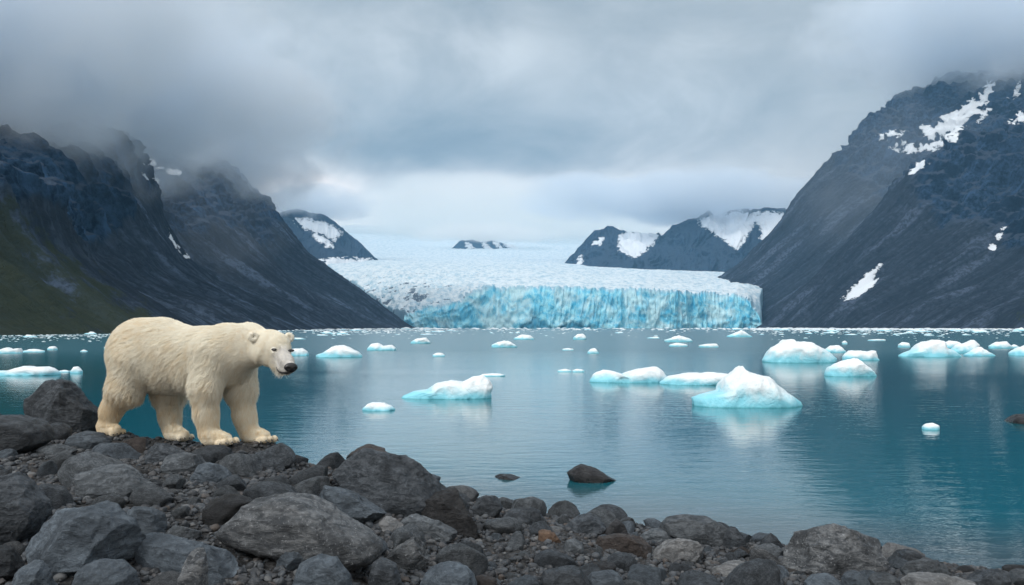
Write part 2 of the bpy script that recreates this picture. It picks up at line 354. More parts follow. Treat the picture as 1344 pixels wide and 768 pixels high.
# smooth distant shoulder that shows between glacier and right peak
# ================================================================ GLACIER
b = mat('glacier_ice')
pos = b.n('ShaderNodeNewGeometry', out='Position'); face = b.attr('face'); dirt = b.attr('dirt')
X_, Y_, Z_ = b.xyz(pos)
strk = b.noise(b.comb(b.math('MULTIPLY', X_, 0.055), b.math('MULTIPLY', Y_, 0.03), b.math('MULTIPLY', Z_, 0.038)), 1.0, 8, 0.7, 1.6)
blot = b.noise(pos, 0.022, 5, 0.62, 0.6); fine = b.noise(pos, 0.3, 6, 0.7)
blue = b.mix(b.sstep(strk, 0.36, 0.64), (0.07, 0.52, 0.78), (0.42, 0.87, 0.98))
blue = b.mix(b.math('MULTIPLY', b.sstep(blot, 0.44, 0.62), 0.8), blue, (0.72, 0.96, 0.99))
blue = b.mix(b.math('MULTIPLY', b.sstep(fine, 0.5, 0.75), 0.45), blue, (0.10, 0.50, 0.70))
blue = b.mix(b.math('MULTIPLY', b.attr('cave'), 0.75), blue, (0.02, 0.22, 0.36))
top = b.mix(b.sstep(b.noise(b.vm('MULTIPLY', pos, (1, 0.45, 1)), 0.075, 6, 0.68), 0.42, 0.66), (0.74, 0.82, 0.86), (0.40, 0.57, 0.67))
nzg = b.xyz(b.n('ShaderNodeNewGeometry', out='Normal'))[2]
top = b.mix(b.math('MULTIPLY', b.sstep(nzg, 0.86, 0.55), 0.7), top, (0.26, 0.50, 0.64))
top = b.mix(b.sstep(b.math('ADD', dirt, b.math('MULTIPLY', b.math('SUBTRACT', b.noise(b.vm('MULTIPLY', pos, (1, 0.4, 1)), 0.11, 6, 0.72), 0.5), 1.8)), 0.48, 0.62), top, (0.085, 0.13, 0.18))
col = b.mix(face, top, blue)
nrm = b.bump(b.math('ADD', b.math('MULTIPLY', strk, b.math('MULTIPLY', face, 1.2)), fine), 0.6, 2.0)
princ(b, Base_Color=col, Roughness=0.55, Specular_IOR_Level=0.3, Normal=nrm)
m_glac = b.m
ns = 760; nf = 26
rowsY = np.r_[np.geomspace(1.0, 1.9, 300), np.geomspace(1.91, 4.9, 130)]    # multiples of the front distance
s = np.linspace(0, 1, ns)[:, None]
def YF(s): return 1390+95*s+14*np.sin(s*9)+26*vnoise(s*7, s*0, seed=5)      # terminus
HF_px = [(0, 416), (0.03, 409), (0.07, 405), (0.12, 400), (0.155, 397), (0.19, 384), (0.23, 377), (0.4, 377), (0.55, 378), (0.72, 381), (0.86, 385), (0.93, 387), (0.96, 395), (0.98, 408), (1.0, 424)]
pxF = 530+s*(1003-530)
HF = wz(np.interp(s[:, 0], *zip(*HF_px)), YF(s)[:, 0])[:, None]
XF = wx(pxF, YF(s))
# face rows
tf = np.linspace(0, 1, nf)[None, :]
lean = 9*fbm(XF/60, XF*0, oct=2, seed=231)
col_n = fbm((XF+lean*tf*2)/26, XF*0+tf*0.5, oct=5, gain=0.6, seed=201, ridged=True)
col_v = fbm((XF+lean*tf*2)/20, tf*3.2+0*XF, oct=5, gain=0.6, seed=207, ridged=True)
jag = fbm(XF/9, XF*0+3, oct=3, seed=215, ridged=True)
Zf = -3+(HF+3+5.5*jag)*tf
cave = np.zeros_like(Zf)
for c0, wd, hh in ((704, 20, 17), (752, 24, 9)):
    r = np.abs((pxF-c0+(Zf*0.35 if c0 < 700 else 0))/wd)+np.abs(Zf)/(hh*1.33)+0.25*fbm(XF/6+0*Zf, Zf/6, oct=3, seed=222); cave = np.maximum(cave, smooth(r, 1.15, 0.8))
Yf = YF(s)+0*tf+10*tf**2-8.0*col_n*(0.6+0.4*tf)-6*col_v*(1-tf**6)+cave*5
Xf = XF+0*tf
# top rows: the tongue narrows between the walls, then opens to the icefield
R = rowsY[None, 1:]
Yt = YF(s)*R+(10-8.0*col_n[:, -1:])*np.exp(-(R-1)*40)
xl = np.interp(R, [1.0, 1.06, 1.2, 1.45, 1.75, 1.9, 2.6, 4.9], [530, 512, 478, 448, 430, 426, 380, 300])
xr = np.interp(R, [1.0, 1.1, 1.3, 1.6, 1.9, 2.3, 3.2, 4.9], [1003, 1000, 1010, 1020, 1010, 960, 1000, 1050])
pxt = xl+(xr-xl)*s
Xt = wx(pxt, Yt)
pyc = np.interp(R, [1.0, 1.05, 1.15, 1.35, 1.6, 1.85, 2.2, 2.6, 3.1, 3.7, 4.9], [377, 371, 364, 356, 349.5, 345, 340, 334, 324, 310, 296])
fall = np.interp(R, [1, 1.2, 1.9, 2.4, 3.2, 4.9], [0, 6, 12, 4, 6, 18])*smooth(s, 0.35, 0.95)    # the right side lies lower
Zt = wz(pyc+fall, Yt)
blend = np.exp(-(R-1)*9)
Zt = np.minimum(Zt, 1e9)*(1-blend)+HF*blend
edge = smooth(s, 0, 0.05)*smooth(1-s, 0, 0.03)
near = np.interp(R, [1, 1.5, 2.2, 4.9], [1, 0.75, 0.45, 0.5])
ser = fbm(Xt/24, Yt/30, oct=5, gain=0.6, seed=301, ridged=True); swell = fbm(Xt/150, Yt/260, oct=3, seed=307)
leftm = smooth(s, 0.42, 0.02)*np.interp(R, [1, 1.25, 1.5, 1.9], [1, 1, 0.55, 0.15])
Zt = Zt+ser*(3.6+5.5*leftm)*near+swell*5*smooth(R, 1.02, 1.4)+5.5*jag*np.exp(-(R-1)*45)
Zt = Zt-(1-smooth(s, 0, 0.10))*22*smooth(R, 1.0, 1.1)*smooth(2.0-R, 0, 0.6)-(1-smooth(s, 0, 0.006))*60-(1-smooth(1-s, 0, 0.006))*60
P = np.concatenate([np.stack([Xf, Yf, Zf], -1), np.stack([Xt, Yt, Zt], -1)], 1)
dirtm = np.concatenate([0*Zf+0.12*smooth(s, 0.06, 0.0), leftm*0.85*smooth(-ser, -0.5, 0.3)+0.06*smooth(R, 1.3, 1.0)*smooth(s, 0.8, 1.0)], 1)
facem = np.concatenate([0*Zf+1-0.75*smooth(tf, 0.9, 1.0), np.zeros_like(Zt)], 1)
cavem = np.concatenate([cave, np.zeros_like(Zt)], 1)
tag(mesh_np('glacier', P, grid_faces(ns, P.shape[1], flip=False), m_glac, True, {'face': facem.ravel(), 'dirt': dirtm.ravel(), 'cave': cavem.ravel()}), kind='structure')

# ================================================================ WATER
b = mat('lagoon_water')
pos = b.n('ShaderNodeNewGeometry', out='Position'); X_, Y_, Z_ = b.xyz(pos)
wind = b.noise(b.vm('MULTIPLY', pos, (0.35, 1.0, 1.0)), 0.06, 4, 0.6, 0.5)
r1 = b.noise(b.vm('MULTIPLY', pos, (0.8, 2.2, 1.0)), 1.3, 4, 0.6, 0.3)
r2 = b.noise(b.vm('MULTIPLY', pos, (0.6, 1.8, 1.0)), 4.6, 3, 0.6, 0.2)
h = b.math('ADD', b.math('MULTIPLY', r1, 0.055), b.math('MULTIPLY', r2, 0.014))
h = b.math('MULTIPLY', h, b.lin(wind, 0.35, 0.65, 0.15, 1.6))
fade = b.n('ShaderNodeMapRange', {0: Y_, 1: 15.0, 2: 300.0, 3: 1.0, 4: 0.12})
nrm = b.bump(b.math('MULTIPLY', h, fade), 0.17, 1.0)
shal = b.n('ShaderNodeAttribute', attribute_name='depth', out=None).outputs['Fac']
col = b.mix(shal, (0.045, 0.075, 0.085), (0.0, 0.102, 0.138))
princ(b, Base_Color=col, Roughness=b.lin(Y_, 22.0, 75.0, 0.035, 0.25), IOR=1.75, Specular_IOR_Level=0.5, Normal=nrm)
m_water = b.m
gx = np.r_[-3000, -600, np.linspace(-40, 40, 161), 600, 3000]; gy = np.r_[np.linspace(-40, 60, 201), 200, 800, 3000]
GX, GY = np.meshgrid(gx, gy, indexing='ij')
_S = [(-40, 15.5), (-20, 13.6), (-9, 12.4), (-6.6, 11.4), (-5.0, 10.6), (-3.4, 9.9), (-1.0, 9.9), (.83, 8.95), (2.86, 7.95), (4.47, 7.05), (9, 5.0), (40, -8)]
dsh = GY-np.interp(GX, *zip(*_S))
dep = smooth(dsh, 0.2, 3.2)
o = mesh_np('water', np.stack([GX, GY, 0*GX], -1), grid_faces(len(gx), len(gy)), m_water, True, {'depth': dep.ravel()})
tag(o, kind='structure')
# ================================================================ SHORE
SHORE = [(-40, 15.5), (-20, 13.6), (-9, 12.4), (-6.6, 11.4), (-5.0, 10.6), (-3.4, 9.9), (-2.0, 9.75), (-1.0, 9.9), (-0.3, 9.7), (.83, 8.95), (1.87, 8.55), (2.86, 7.95), (3.76, 7.5), (4.47, 7.05), (6, 6.3), (9, 5.0), (16, 2.0), (40, -8)]
SX, SY = [np.array(c, float) for c in zip(*SHORE)]
AMP = [(-40, 1.5), (-9, 1.42), (-6, 1.17), (-3.5, 0.95), (-2.2, 0.86), (-1.2, 0.74), (-0.3, 0.55), (1, 0.42), (3, 0.36), (6, 0.4), (40, 0.5)]
KK = [(-40, 0.8), (-6, 0.75), (-3.5, 0.70), (-2.2, 0.8), (-1.2, 1.0), (-0.3, 1.5), (1, 1.6), (3, 1.6), (6, 1.6), (40, 2)]
FEET = []      # (x, y, z) where the bear's paws press on the ground
def ground(X, Y, fine=True):
    X = np.asarray(X, float); Y = np.asarray(Y, float)
    d = poly_dist(X, Y, SHORE, closed=False)
    d = np.where(Y < np.interp(X, SX, SY), d, -d)
    A = np.interp(X, *zip(*AMP)); K = np.interp(X, *zip(*KK))
    z = np.where(d > 0, A*(1-np.exp(-np.maximum(d, 0)/K)), d*0.55)
    z = z+smooth(d, 0.2, 1.2)*(0.10*fbm(X*0.55, Y*0.55, oct=3, seed=401))*(1.0)
    w = 0; acc = 0
    for fx, fy, fz in FEET:
        g = np.exp(-((X-fx)**2+(Y-fy)**2)/(0.38**2)); acc = acc+g*(fz); w = w+g
    if FEET:
        ww = np.clip(w, 0, 1); z = z*(1-ww)+(acc/np.maximum(w, 1e-6))*ww
    if fine: z = z+smooth(d, -0.3, 0.3)*(0.018*fbm(X*4, Y*4, oct=4, seed=411, ridged=True)+0.008*fbm(X*16, Y*16, oct=3, seed=415))
    return z
FEET[:] = [(wx(142, 8.95), 8.95, wz(570.5, 8.95)), (wx(232, 9.15), 9.15, wz(576.5, 9.15)), (wx(285, 8.5), 8.45, wz(584, 8.5)), (wx(338, 8.8), 8.76, wz(580, 8.8))]
def ray_ground(px, py):
    Ys = np.linspace(2.5, 20, 3500); X = (px-CX)*Ys/F; Z = CZ-(py-HY)*Ys/F
    g = ground(X, Ys, False); k = np.argmax(Z < np.maximum(g, -0.02))
    return (Ys[k] if Z[k] < max(g[k], -0.02)+1e-3 and k > 0 else None)

def stone_nodes(b, c0, c1, speck=0.5, lichen=None):
    oc = b.n('ShaderNodeTexCoord', out='Object'); inf = b.n('ShaderNodeObjectInfo', out=None)
    rnd = inf.outputs['Random']
    pos = b.vm('ADD', oc, b.comb(b.math('MULTIPLY', rnd, 37.0), b.math('MULTIPLY', rnd, 11.0), 0))
    n_a = b.noise(pos, 3.2, 6, 0.65, 0.3); n_f = b.noise(pos, 46, 6, 0.75); n_m = b.noise(b.vm('MULTIPLY', pos, (1, 1, 2.6)), 11, 7, 0.7, 0.6)
    vo = b.n('ShaderNodeTexVoronoi', {'Vector': pos, 'Scale': 95.0}, out='Color')
    col = b.mix(b.sstep(n_m, 0.38, 0.62), c0, c1)
    col = b.mix(b.sstep(n_a, 0.40, 0.70), col, tuple(c*0.7 for c in c0))
    col = b.mix(b.math('MULTIPLY', b.sstep(n_f, 0.56, 0.74), speck), col, tuple(min(0.5, c*2.6) for c in c1))
    col = b.mix(b.math('MULTIPLY', b.sstep(n_f, 0.46, 0.30), 0.7), col, tuple(c*0.35 for c in c0))
    wz_ = b.xyz(b.n('ShaderNodeNewGeometry', out='Position'))[2]; wet = b.sstep(b.math('ADD', wz_, b.math('MULTIPLY', b.math('SUBTRACT', n_a, 0.5), 0.12)), 0.13, 0.05)
    g = b.math('MULTIPLY', b.lin(wet, 0, 1, 1.0, 0.5), b.lin(rnd, 0, 1, 0.72, 1.30)); col = b.vm('MULTIPLY', col, b.comb(g, g, g))
    h = b.math('ADD', b.math('MULTIPLY', n_m, 0.042), b.math('MULTIPLY', n_f, 0.020))
    h = b.math('ADD', h, b.math('MULTIPLY', b.xyz(vo)[0], 0.0012))
    nrm = b.bump(h, 0.9, 1.0)
    rough = b.math('MULTIPLY', b.lin(n_a, 0.3, 0.7, 0.48, 0.8), b.lin(wet, 0, 1, 1.0, 0.45))
    princ(b, Base_Color=col, Roughness=rough, Specular_IOR_Level=0.42, Normal=nrm)
    return b.m
STONE = {
 'dark': stone_nodes(mat('stone_dark'), (0.020, 0.027, 0.035), (0.082, 0.095, 0.110), 0.6),
 'blue': stone_nodes(mat('stone_blue'), (0.050, 0.066, 0.084), (0.125, 0.155, 0.185), 0.35),
 'grey': stone_nodes(mat('stone_grey'), (0.042, 0.051, 0.060), (0.135, 0.152, 0.168), 0.6),
 'pale': stone_nodes(mat('stone_pale'), (0.110, 0.115, 0.120), (0.24, 0.245, 0.25), 0.6),
 'brown': stone_nodes(mat('stone_brown'), (0.036, 0.029, 0.027), (0.078, 0.064, 0.058), 0.4),
 'tan': stone_nodes(mat('stone_tan'), (0.14, 0.085, 0.055), (0.28, 0.18, 0.12), 0.4),
 'speckled': stone_nodes(mat('stone_speckled'), (0.042, 0.048, 0.055), (0.165, 0.175, 0.184), 1.0),
 'wet': stone_nodes(mat('stone_wet'), (0.012, 0.013, 0.016), (0.050, 0.051, 0.054), 0.5)}

def ico(sub):
    bm_ = __import__('bmesh').new(); __import__('bmesh').ops.create_icosphere(bm_, subdivisions=sub, radius=1.0)
    V = np.array([v.co[:] for v in bm_.verts]); Fc = np.array([[v.index for v in f.verts] for f in bm_.faces]); bm_.free()
    return V, Fc
ICO = {k: ico(k) for k in (2, 3, 4, 5, 6)}
def facet(P, N, rng, k, lo, hi, size, bias=None):
    # knock flat faces into a lump
    for _ in range(k):
        n = rng.normal(size=3); n /= np.linalg.norm(n)
        if bias is not None: n = n*0.75+np.array(bias)*rng.uniform(0.2, 1.1); n /= np.linalg.norm(n)
        q = P@n; dlim = q.max()*rng.uniform(lo, hi); ex = np.maximum(q-dlim, 0)
        P = P-np.outer(ex*0.94, n)
    return P
def polar_r(outline, c, th):
    # radius of the outline about c in direction th
    r = np.zeros_like(th); dx, dz = np.cos(th), np.sin(th); n = len(outline)
    for i in range(n):
        x0, z0 = outline[i][0]-c[0], outline[i][1]-c[1]; x1, z1 = outline[(i+1) % n][0]-c[0], outline[(i+1) % n][1]-c[1]
        ex, ez = x1-x0, z1-z0; den = dx*ez-dz*ex; den = np.where(np.abs(den) < 1e-9, 1e-9, den)
        t = (x0*ez-z0*ex)/den; u = (x0*dz-z0*dx)/den
        ok = (t > 0) & (u >= -1e-6) & (u <= 1+1e-6); r = np.where(ok, np.maximum(r, t), r)
    return r
def outline_lump(out_m, depth, seed, sub=5, facets=7, box=0.72, rough=0.05, lo=0.72, hi=0.95, bias=(0, -0.5, 0.6), nscale=1.0, ks=11, keep=True):
    V, Fc = ICO[sub]; o = np.array(out_m, float); c = (o.min(0)+o.max(0))/2
    tht = np.linspace(-np.pi, np.pi, 361); rt = polar_r(out_m, c, tht)
    bad = rt <= 0; rt[bad] = np.interp(tht[bad], tht[~bad], rt[~bad])
    ker = np.hanning(ks); ker /= ker.sum(); rt = np.convolve(np.r_[rt[-16:-1], rt, rt[1:16]], ker, 'same')[15:-15]
    th = np.arctan2(V[:, 2], V[:, 0]); r = np.interp(th, tht, rt)
    cc = np.hypot(V[:, 0], V[:, 2]); ca = cc**box
    yy = np.sign(V[:, 1])*np.abs(V[:, 1])**0.9
    P = np.stack([np.cos(th)*r*ca, yy*depth, np.sin(th)*r*ca], -1)
    rng = np.random.default_rng(seed); size = float(np.mean([np.ptp(P[:, 0]), np.ptp(P[:, 2])]))
    P = facet(P, None, rng, facets, lo, hi, size, bias)
    nr = P/(np.linalg.norm(P, axis=1, keepdims=True)+1e-9)
    q = P/size*nscale
    P = P+nr*(size*rough*(fbm(q[:, 0]*3+seed, q[:, 1]*3, q[:, 2]*3, oct=5, gain=0.52, seed=seed, ridged=True)-0.2))[:, None]
    P = P+nr*(size*rough*0.35*fbm(q[:, 0]*13+seed, q[:, 1]*13, q[:, 2]*13, oct=3, gain=0.6, seed=seed+3))[:, None]
    x_lo, x_hi = o[:, 0].min()-c[0], o[:, 0].max()-c[0]; z_hi = o[:, 1].max()-c[1]
    P[:, 0] = x_lo+(P[:, 0]-P[:, 0].min())*(x_hi-x_lo)/np.ptp(P[:, 0]); P[:, 2] *= (z_hi/P[:, 2].max() if keep else min(1.0, z_hi/P[:, 2].max()))      # keep the measured width and height
    return P, Fc, c
# name-like reference, outline in survey units, stone kind, label ; depth factor
HERO = [
 ('boulder at the far left shore', 'dark', [(27,530),(36,514),(50,504),(66,498),(84,507),(102,523),(128,544),(130,566),(80,572),(36,568),(26,548)], 'rugged dark boulder rising at the shore behind the left stones', .9),
 ('left mound', 'dark', [(-60,560),(-20,546),(15,545),(40,550),(58,565),(62,580),(40,594),(0,598),(-60,600)], 'low smooth dark mound of rock at the left edge below the shore boulder', .9),
 ('left edge boulder', 'dark', [(-70,650),(-30,622),(5,621),(32,636),(52,662),(54,680),(38,700),(22,722),(-20,726),(-70,720)], 'large dark rough boulder cut by the left edge of the view', .9),
 ('big angular boulder', 'blue', [(18,722),(28,703),(44,686),(62,677),(98,670),(122,662),(144,668),(164,686),(178,708),(176,728),(150,742),(112,750),(75,757),(45,745)], 'big angular blue-grey boulder with pale top and black undercut at lower left', .85),
 ('flat-topped boulder', 'grey', [(100,645),(106,627),(130,615),(160,613),(182,617),(198,632),(208,650),(190,660),(160,655),(120,657)], 'flat-topped grey boulder in the middle of the left stones', .9),
 ('thin flat stone', 'grey', [(34,594),(48,585),(75,584),(96,598),(92,605),(55,604)], 'thin flat grey stone near the left mound', 1),
 ('rounded blue stone', 'blue', [(90,583),(95,572),(110,566),(126,568),(142,581),(138,592),(100,594)], 'rounded blue-grey stone behind the thin flat stone', 1),
 ('stone below the belly', 'dark', [(183,604),(192,588),(212,581),(232,583),(240,592),(236,606),(205,613)], 'dark rough stone lying below the belly of the bear', 1),
 ('grey stone before the bear', 'grey', [(210,613),(220,600),(240,595),(262,600),(276,610),(270,622),(235,628),(214,624)], 'wide grey stone in front of the dark stone under the bear', 1),
 ('blocky blue stone', 'blue', [(252,624),(262,609),(280,607),(294,616),(303,630),(300,638),(262,640)], 'blocky blue-grey stone beside the wide grey stone', 1),
 ('stone at the front paw', 'dark', [(254,593),(266,585),(290,585),(304,597),(299,606),(264,605)], 'smooth dark stone just in front of the nearer forepaw', 1),
 ('blue wedge', 'blue', [(160,686),(168,668),(188,665),(206,676),(216,696),(210,706),(185,710),(165,702)], 'blue-grey wedge stone against the right side of the big angular boulder', .9),
 ('pale slate slab', 'grey', [(214,706),(222,692),(245,689),(262,700),(260,714),(230,715)], 'small grey slab behind the long slab', 1),
 ('long low slab', 'blue', [(178,722),(188,704),(215,704),(252,714),(286,722),(306,738),(311,750),(285,759),(230,750),(190,740)], 'long low blue-grey slab right of the big angular boulder', .6),
 ('bottom left dome', 'blue', [(96,770),(106,744),(128,735),(152,738),(172,754),(180,785),(100,795)], 'domed blue-grey stone at the bottom edge below the big angular boulder', .9),
 ('upright pale stone', 'speckled', [(234,772),(236,742),(244,726),(256,722),(268,736),(272,790),(238,795)], 'upright pale speckled stone with pointed top at the bottom edge', .8),
 ('bottom corner stone', 'blue', [(8,775),(18,748),(40,738),(60,746),(70,775),(60,795),(12,795)], 'blue-grey stone second from the bottom left corner', .9),
 ('corner stone', 'dark', [(-30,745),(-10,718),(10,716),(22,732),(24,750),(0,768),(-30,770)], 'dark stone tucked in the bottom left corner', .9),
 ('big flat boulder', 'speckled', [(290,688),(302,672),(335,656),(370,650),(405,654),(436,668),(468,690),(503,712),(501,730),(472,744),(440,738),(400,728),(350,722),(310,708)], 'big sloping speckled grey boulder in the centre of the foreground', .62),
 ('biggest dark boulder', 'dark', [(436,622),(446,609),(484,600),(520,590),(542,594),(562,610),(584,630),(607,648),(606,662),(570,673),(520,675),(490,668),(455,645)], 'biggest dark boulder with a sloping top beside the water', .62),
 ('black upright boulder', 'wet', [(553,672),(562,652),(586,643),(606,648),(620,668),(629,692),(616,703),(590,702),(560,690)], 'black blocky boulder leaning on the right end of the biggest dark boulder', .85),
 ('brownish shore stone', 'brown', [(450,602),(462,590),(482,584),(508,591),(512,602),(490,609),(462,608)], 'low brownish stone at the water behind the biggest dark boulder', 1),
 ('tilted plank stone', 'grey', [(522,684),(532,676),(556,680),(588,692),(600,702),(594,712),(568,708),(538,694)], 'long tilted flat stone like a plank below the black blocky boulder', .5),
 ('pale quartz stone', 'pale', [(488,692),(498,680),(514,678),(530,688),(526,700),(500,703)], 'pale quartz-streaked stone between the big sloping boulder and plank-like stone', 1),
 ('pyramid stone', 'speckled', [(502,736),(514,718),(540,704),(552,718),(563,738),(552,750),(515,752)], 'pyramid-shaped grey stone right of the big sloping boulder', .9),
 ('leaning blue stone', 'blue', [(364,735),(372,716),(388,712),(406,727),(400,744),(374,754)], 'leaning blue-grey stone in front of the big sloping boulder', .9),
 ('bottom blue dome', 'blue', [(384,768),(394,742),(418,729),(440,735),(458,756),(462,785),(390,790)], 'large blue-grey dome at the bottom edge before the big sloping boulder', .85),
 ('round bottom stone', 'dark', [(483,762),(490,740),(505,732),(520,744),(527,766),(520,785),(488,785)], 'round dark stone at the bottom edge below the pyramid-shaped stone', .9),
 ('bottom centre dome', 'blue', [(550,768),(562,747),(588,739),(612,746),(628,768),(626,790),(555,792)], 'smooth blue-grey dome at the bottom edge left of centre', .85),
 ('shore end stone', 'dark', [(616,672),(622,653),(640,649),(654,656),(660,668),(645,682),(622,682)], 'rough dark stone at the water right of the black blocky boulder', .9),
 ('bluish pair stone', 'blue', [(410,655),(424,642),(446,639),(470,650),(492,664),(507,676),(496,686),(462,686),(430,672)], 'long bluish stone wedged between the two largest boulders', .7),
 ('low dark shore rock', 'dark', [(656,682),(664,668),(690,668),(712,676),(720,690),(706,694),(672,692)], 'low dark rock at the water where the shore bends', .9),
 ('dark shore block', 'dark', [(738,694),(750,679),(776,676),(796,680),(796,692),(780,704),(746,704)], 'dark rough block at the waterline left of the wedge', .9),
 ('orange tan stone', 'tan', [(706,704),(716,696),(730,700),(738,711),(726,716),(712,712)], 'small orange-tan stone among dark stones near the water', 1),
 ('ball stone', 'grey', [(738,722),(743,710),(754,707),(765,713),(767,724),(756,732),(742,730)], 'ball-shaped grey stone left of the dark brown boulder', 1),
 ('dark wedge', 'wet', [(788,706),(794,688),(804,682),(818,692),(827,706),(810,712)], 'dark pointed wedge behind the dark brown boulder', .8),
 ('brown boulder', 'brown', [(782,718),(790,704),(815,700),(842,703),(858,716),(857,729),(825,731),(788,728)], 'dark reddish-brown boulder lying on the right-hand gravel', .75),
 ('light grey boulder', 'pale', [(854,728),(864,713),(888,706),(908,704),(921,715),(923,728),(906,742),(882,742),(862,736)], 'light grey angular boulder right of the dark brown boulder', .8),
 ('long shore boulder', 'grey', [(868,694),(882,680),(908,676),(932,680),(952,692),(960,708),(950,720),(918,714),(884,704)], 'long smooth grey boulder at the waterline behind the light grey one', .7),
 ('stump stone', 'dark', [(948,720),(950,700),(960,691),(972,700),(979,716),(972,726),(955,726)], 'dark stump-shaped stone touching the right end of the long shore boulder', .9),
 ('low grey stone', 'grey', [(838,706),(850,695),(872,694),(892,706),(884,716),(852,716)], 'low grey stone in the gap behind the brown and light grey boulders', .8),
 ('blue black dome', 'dark', [(706,772),(716,750),(738,743),(762,748),(778,770),(774,792),(710,792)], 'blue-black dome at the bottom edge in the centre', .85),
 ('pale bottom stone', 'blue', [(768,768),(778,752),(798,747),(814,755),(822,772),(816,790),(772,790)], 'pale blue stone at the bottom edge right of the blue-black dome', .9),
 ('pale slab', 'pale', [(932,752),(946,741),(975,738),(1002,746),(1004,757),(970,763),(940,762)], 'pale grey slab lying flat left of the big craggy boulder', .8),
 ('big craggy boulder', 'speckled', [(1025,742),(1030,722),(1044,700),(1058,687),(1074,685),(1098,693),(1124,701),(1148,702),(1158,714),(1167,740),(1158,752),(1110,757),(1060,755),(1034,752)], 'big craggy brown-grey boulder standing alone at the right-hand shore', .6),
 ('pointed small rock', 'dark', [(996,716),(1004,704),(1012,700),(1026,708),(1031,719),(1012,724)], 'small dark pointed rock at the waterline left of the craggy boulder', .9),
 ('grey oval stone', 'grey', [(986,728),(996,716),(1012,714),(1030,724),(1028,734),(1000,736)], 'oval grey stone before the small pointed rock', .9),
 ('blue cobble', 'blue', [(1000,754),(1010,742),(1024,741),(1037,754),(1032,764),(1008,764)], 'blue-grey cobble at the left foot of the craggy boulder', .9),
 ('shore lump', 'dark', [(1168,738),(1180,726),(1200,723),(1216,732),(1220,742),(1195,748),(1172,746)], 'low dark lump at the waterline right of the craggy boulder', .9),
 ('grey ridge stone', 'grey', [(1188,752),(1200,737),(1222,734),(1244,744),(1252,758),(1230,768),(1196,766)], 'ridged grey stone before the low dark lump', .85),
 ('last shore stone', 'dark', [(1268,768),(1278,750),(1300,745),(1318,752),(1332,772),(1320,786),(1275,786)], 'dark stone with a pale rim farthest right on the shore', .85),
 ('broad light stone', 'pale', [(1190,775),(1206,757),(1240,754),(1276,764),(1294,780),(1280,795),(1200,795)], 'broad pale stone at the bottom edge near the right corner', .8),
 ('first small dome', 'blue', [(1058,768),(1070,756),(1090,754),(1106,766),(1104,784),(1062,784)], 'left one of three blue domes under the craggy boulder', .9),
 ('second small dome', 'blue', [(1104,772),(1110,756),(1124,751),(1138,762),(1142,784),(1106,786)], 'middle one of three blue domes under the craggy boulder', .9),
 ('third small dome', 'grey', [(1140,770),(1150,756),(1168,752),(1186,764),(1188,784),(1144,784)], 'right one of three blue domes under the craggy boulder', .9)]
placed = []      # (x, y, radius) on the ground
refs = []        # (px, py, phrase)
for i, (ref, kind, ol, label, dep) in enumerate(HERO):
    o = np.array(ol, float); bx = (o[:, 0].min()+o[:, 0].max())/2; by = o[:, 1].max()
    Yh = ray_ground(bx, min(by-3, 830)) or 8.0
    wdt = np.ptp(o[:, 0])*Yh/F; depth = dep*wdt*0.5
    Yc = Yh+depth*0.55
    out = [((a-CX)*Yc/F, CZ-(c-HY)*Yc/F) for a, c in ol]
    big = np.ptp(o[:, 0]) > 60
    rounded = 'dome' in label or 'round' in label or 'ball' in label or 'smooth' in label
    P, Fc, c = outline_lump(out, depth, 500+i, 6 if big else 5, 6 if rounded else 22, 0.56, 0.035 if rounded else 0.060, 0.78 if rounded else 0.64, 0.96)
    ob = mesh_np('boulder' if np.ptp(o[:, 0]) > 48 else 'rock', P, Fc, STONE[kind], True)
    ob.location = (c[0], Yc, c[1]); 
    tag(ob, label, 'boulder' if ob.name.startswith('boulder') else 'rock', 'boulders and rocks lying on the stony shore')
    placed.append((c[0], Yc, wdt*0.46, depth*0.9)); refs.append((bx, (o[:, 1].min()+by)/2, ref, c[0], Yc, label))

# two rocks in the water and one at the right edge
for kind, ol, label, depf, nm in [
 ('wet', [(649,626),(652,621),(660,619),(676,620),(691,627),(684,634),(655,634)], 'small flat dark rock just breaking the calm water', .8, 'rock'),
 ('wet', [(744,618),(746,609),(754,606),(772,611),(792,616),(806,624),(812,632),(806,640),(770,640),(756,632),(748,626)], 'dark wedge-shaped boulder standing in the water off the shore', .7, 'boulder'),
 ('wet', [(1321,552),(1330,544),(1345,542),(1370,540),(1400,548),(1410,562),(1360,566),(1325,558)], 'grey rock in the water cut by the right edge of the view', .7, 'rock')]:
    o = np.array(ol, float); wl = 632 if nm == 'boulder' and o[:, 0].max() < 900 else (629 if o[:, 0].max() < 900 else 556)
    Y0 = CZ*F/(wl-HY); wdt = np.ptp(o[:, 0])*Y0/F; depth = wdt*0.5*depf; Yc = Y0+depth*0.5
    out = [((a-CX)*Yc/F, CZ-(c-HY)*Yc/F) for a, c in ol]
    P, Fc, c = outline_lump(out, depth, 640+int(o[0, 0]), 5, 8, 0.6, 0.05, 0.7, 0.95, (0, -0.4, 0.7))
    P[:, 2] -= 0.04
    ob = mesh_np(nm, P, Fc, STONE[kind], True); ob.location = (c[0], Yc, c[1])
    tag(ob, label, nm, 'rocks standing in the water')

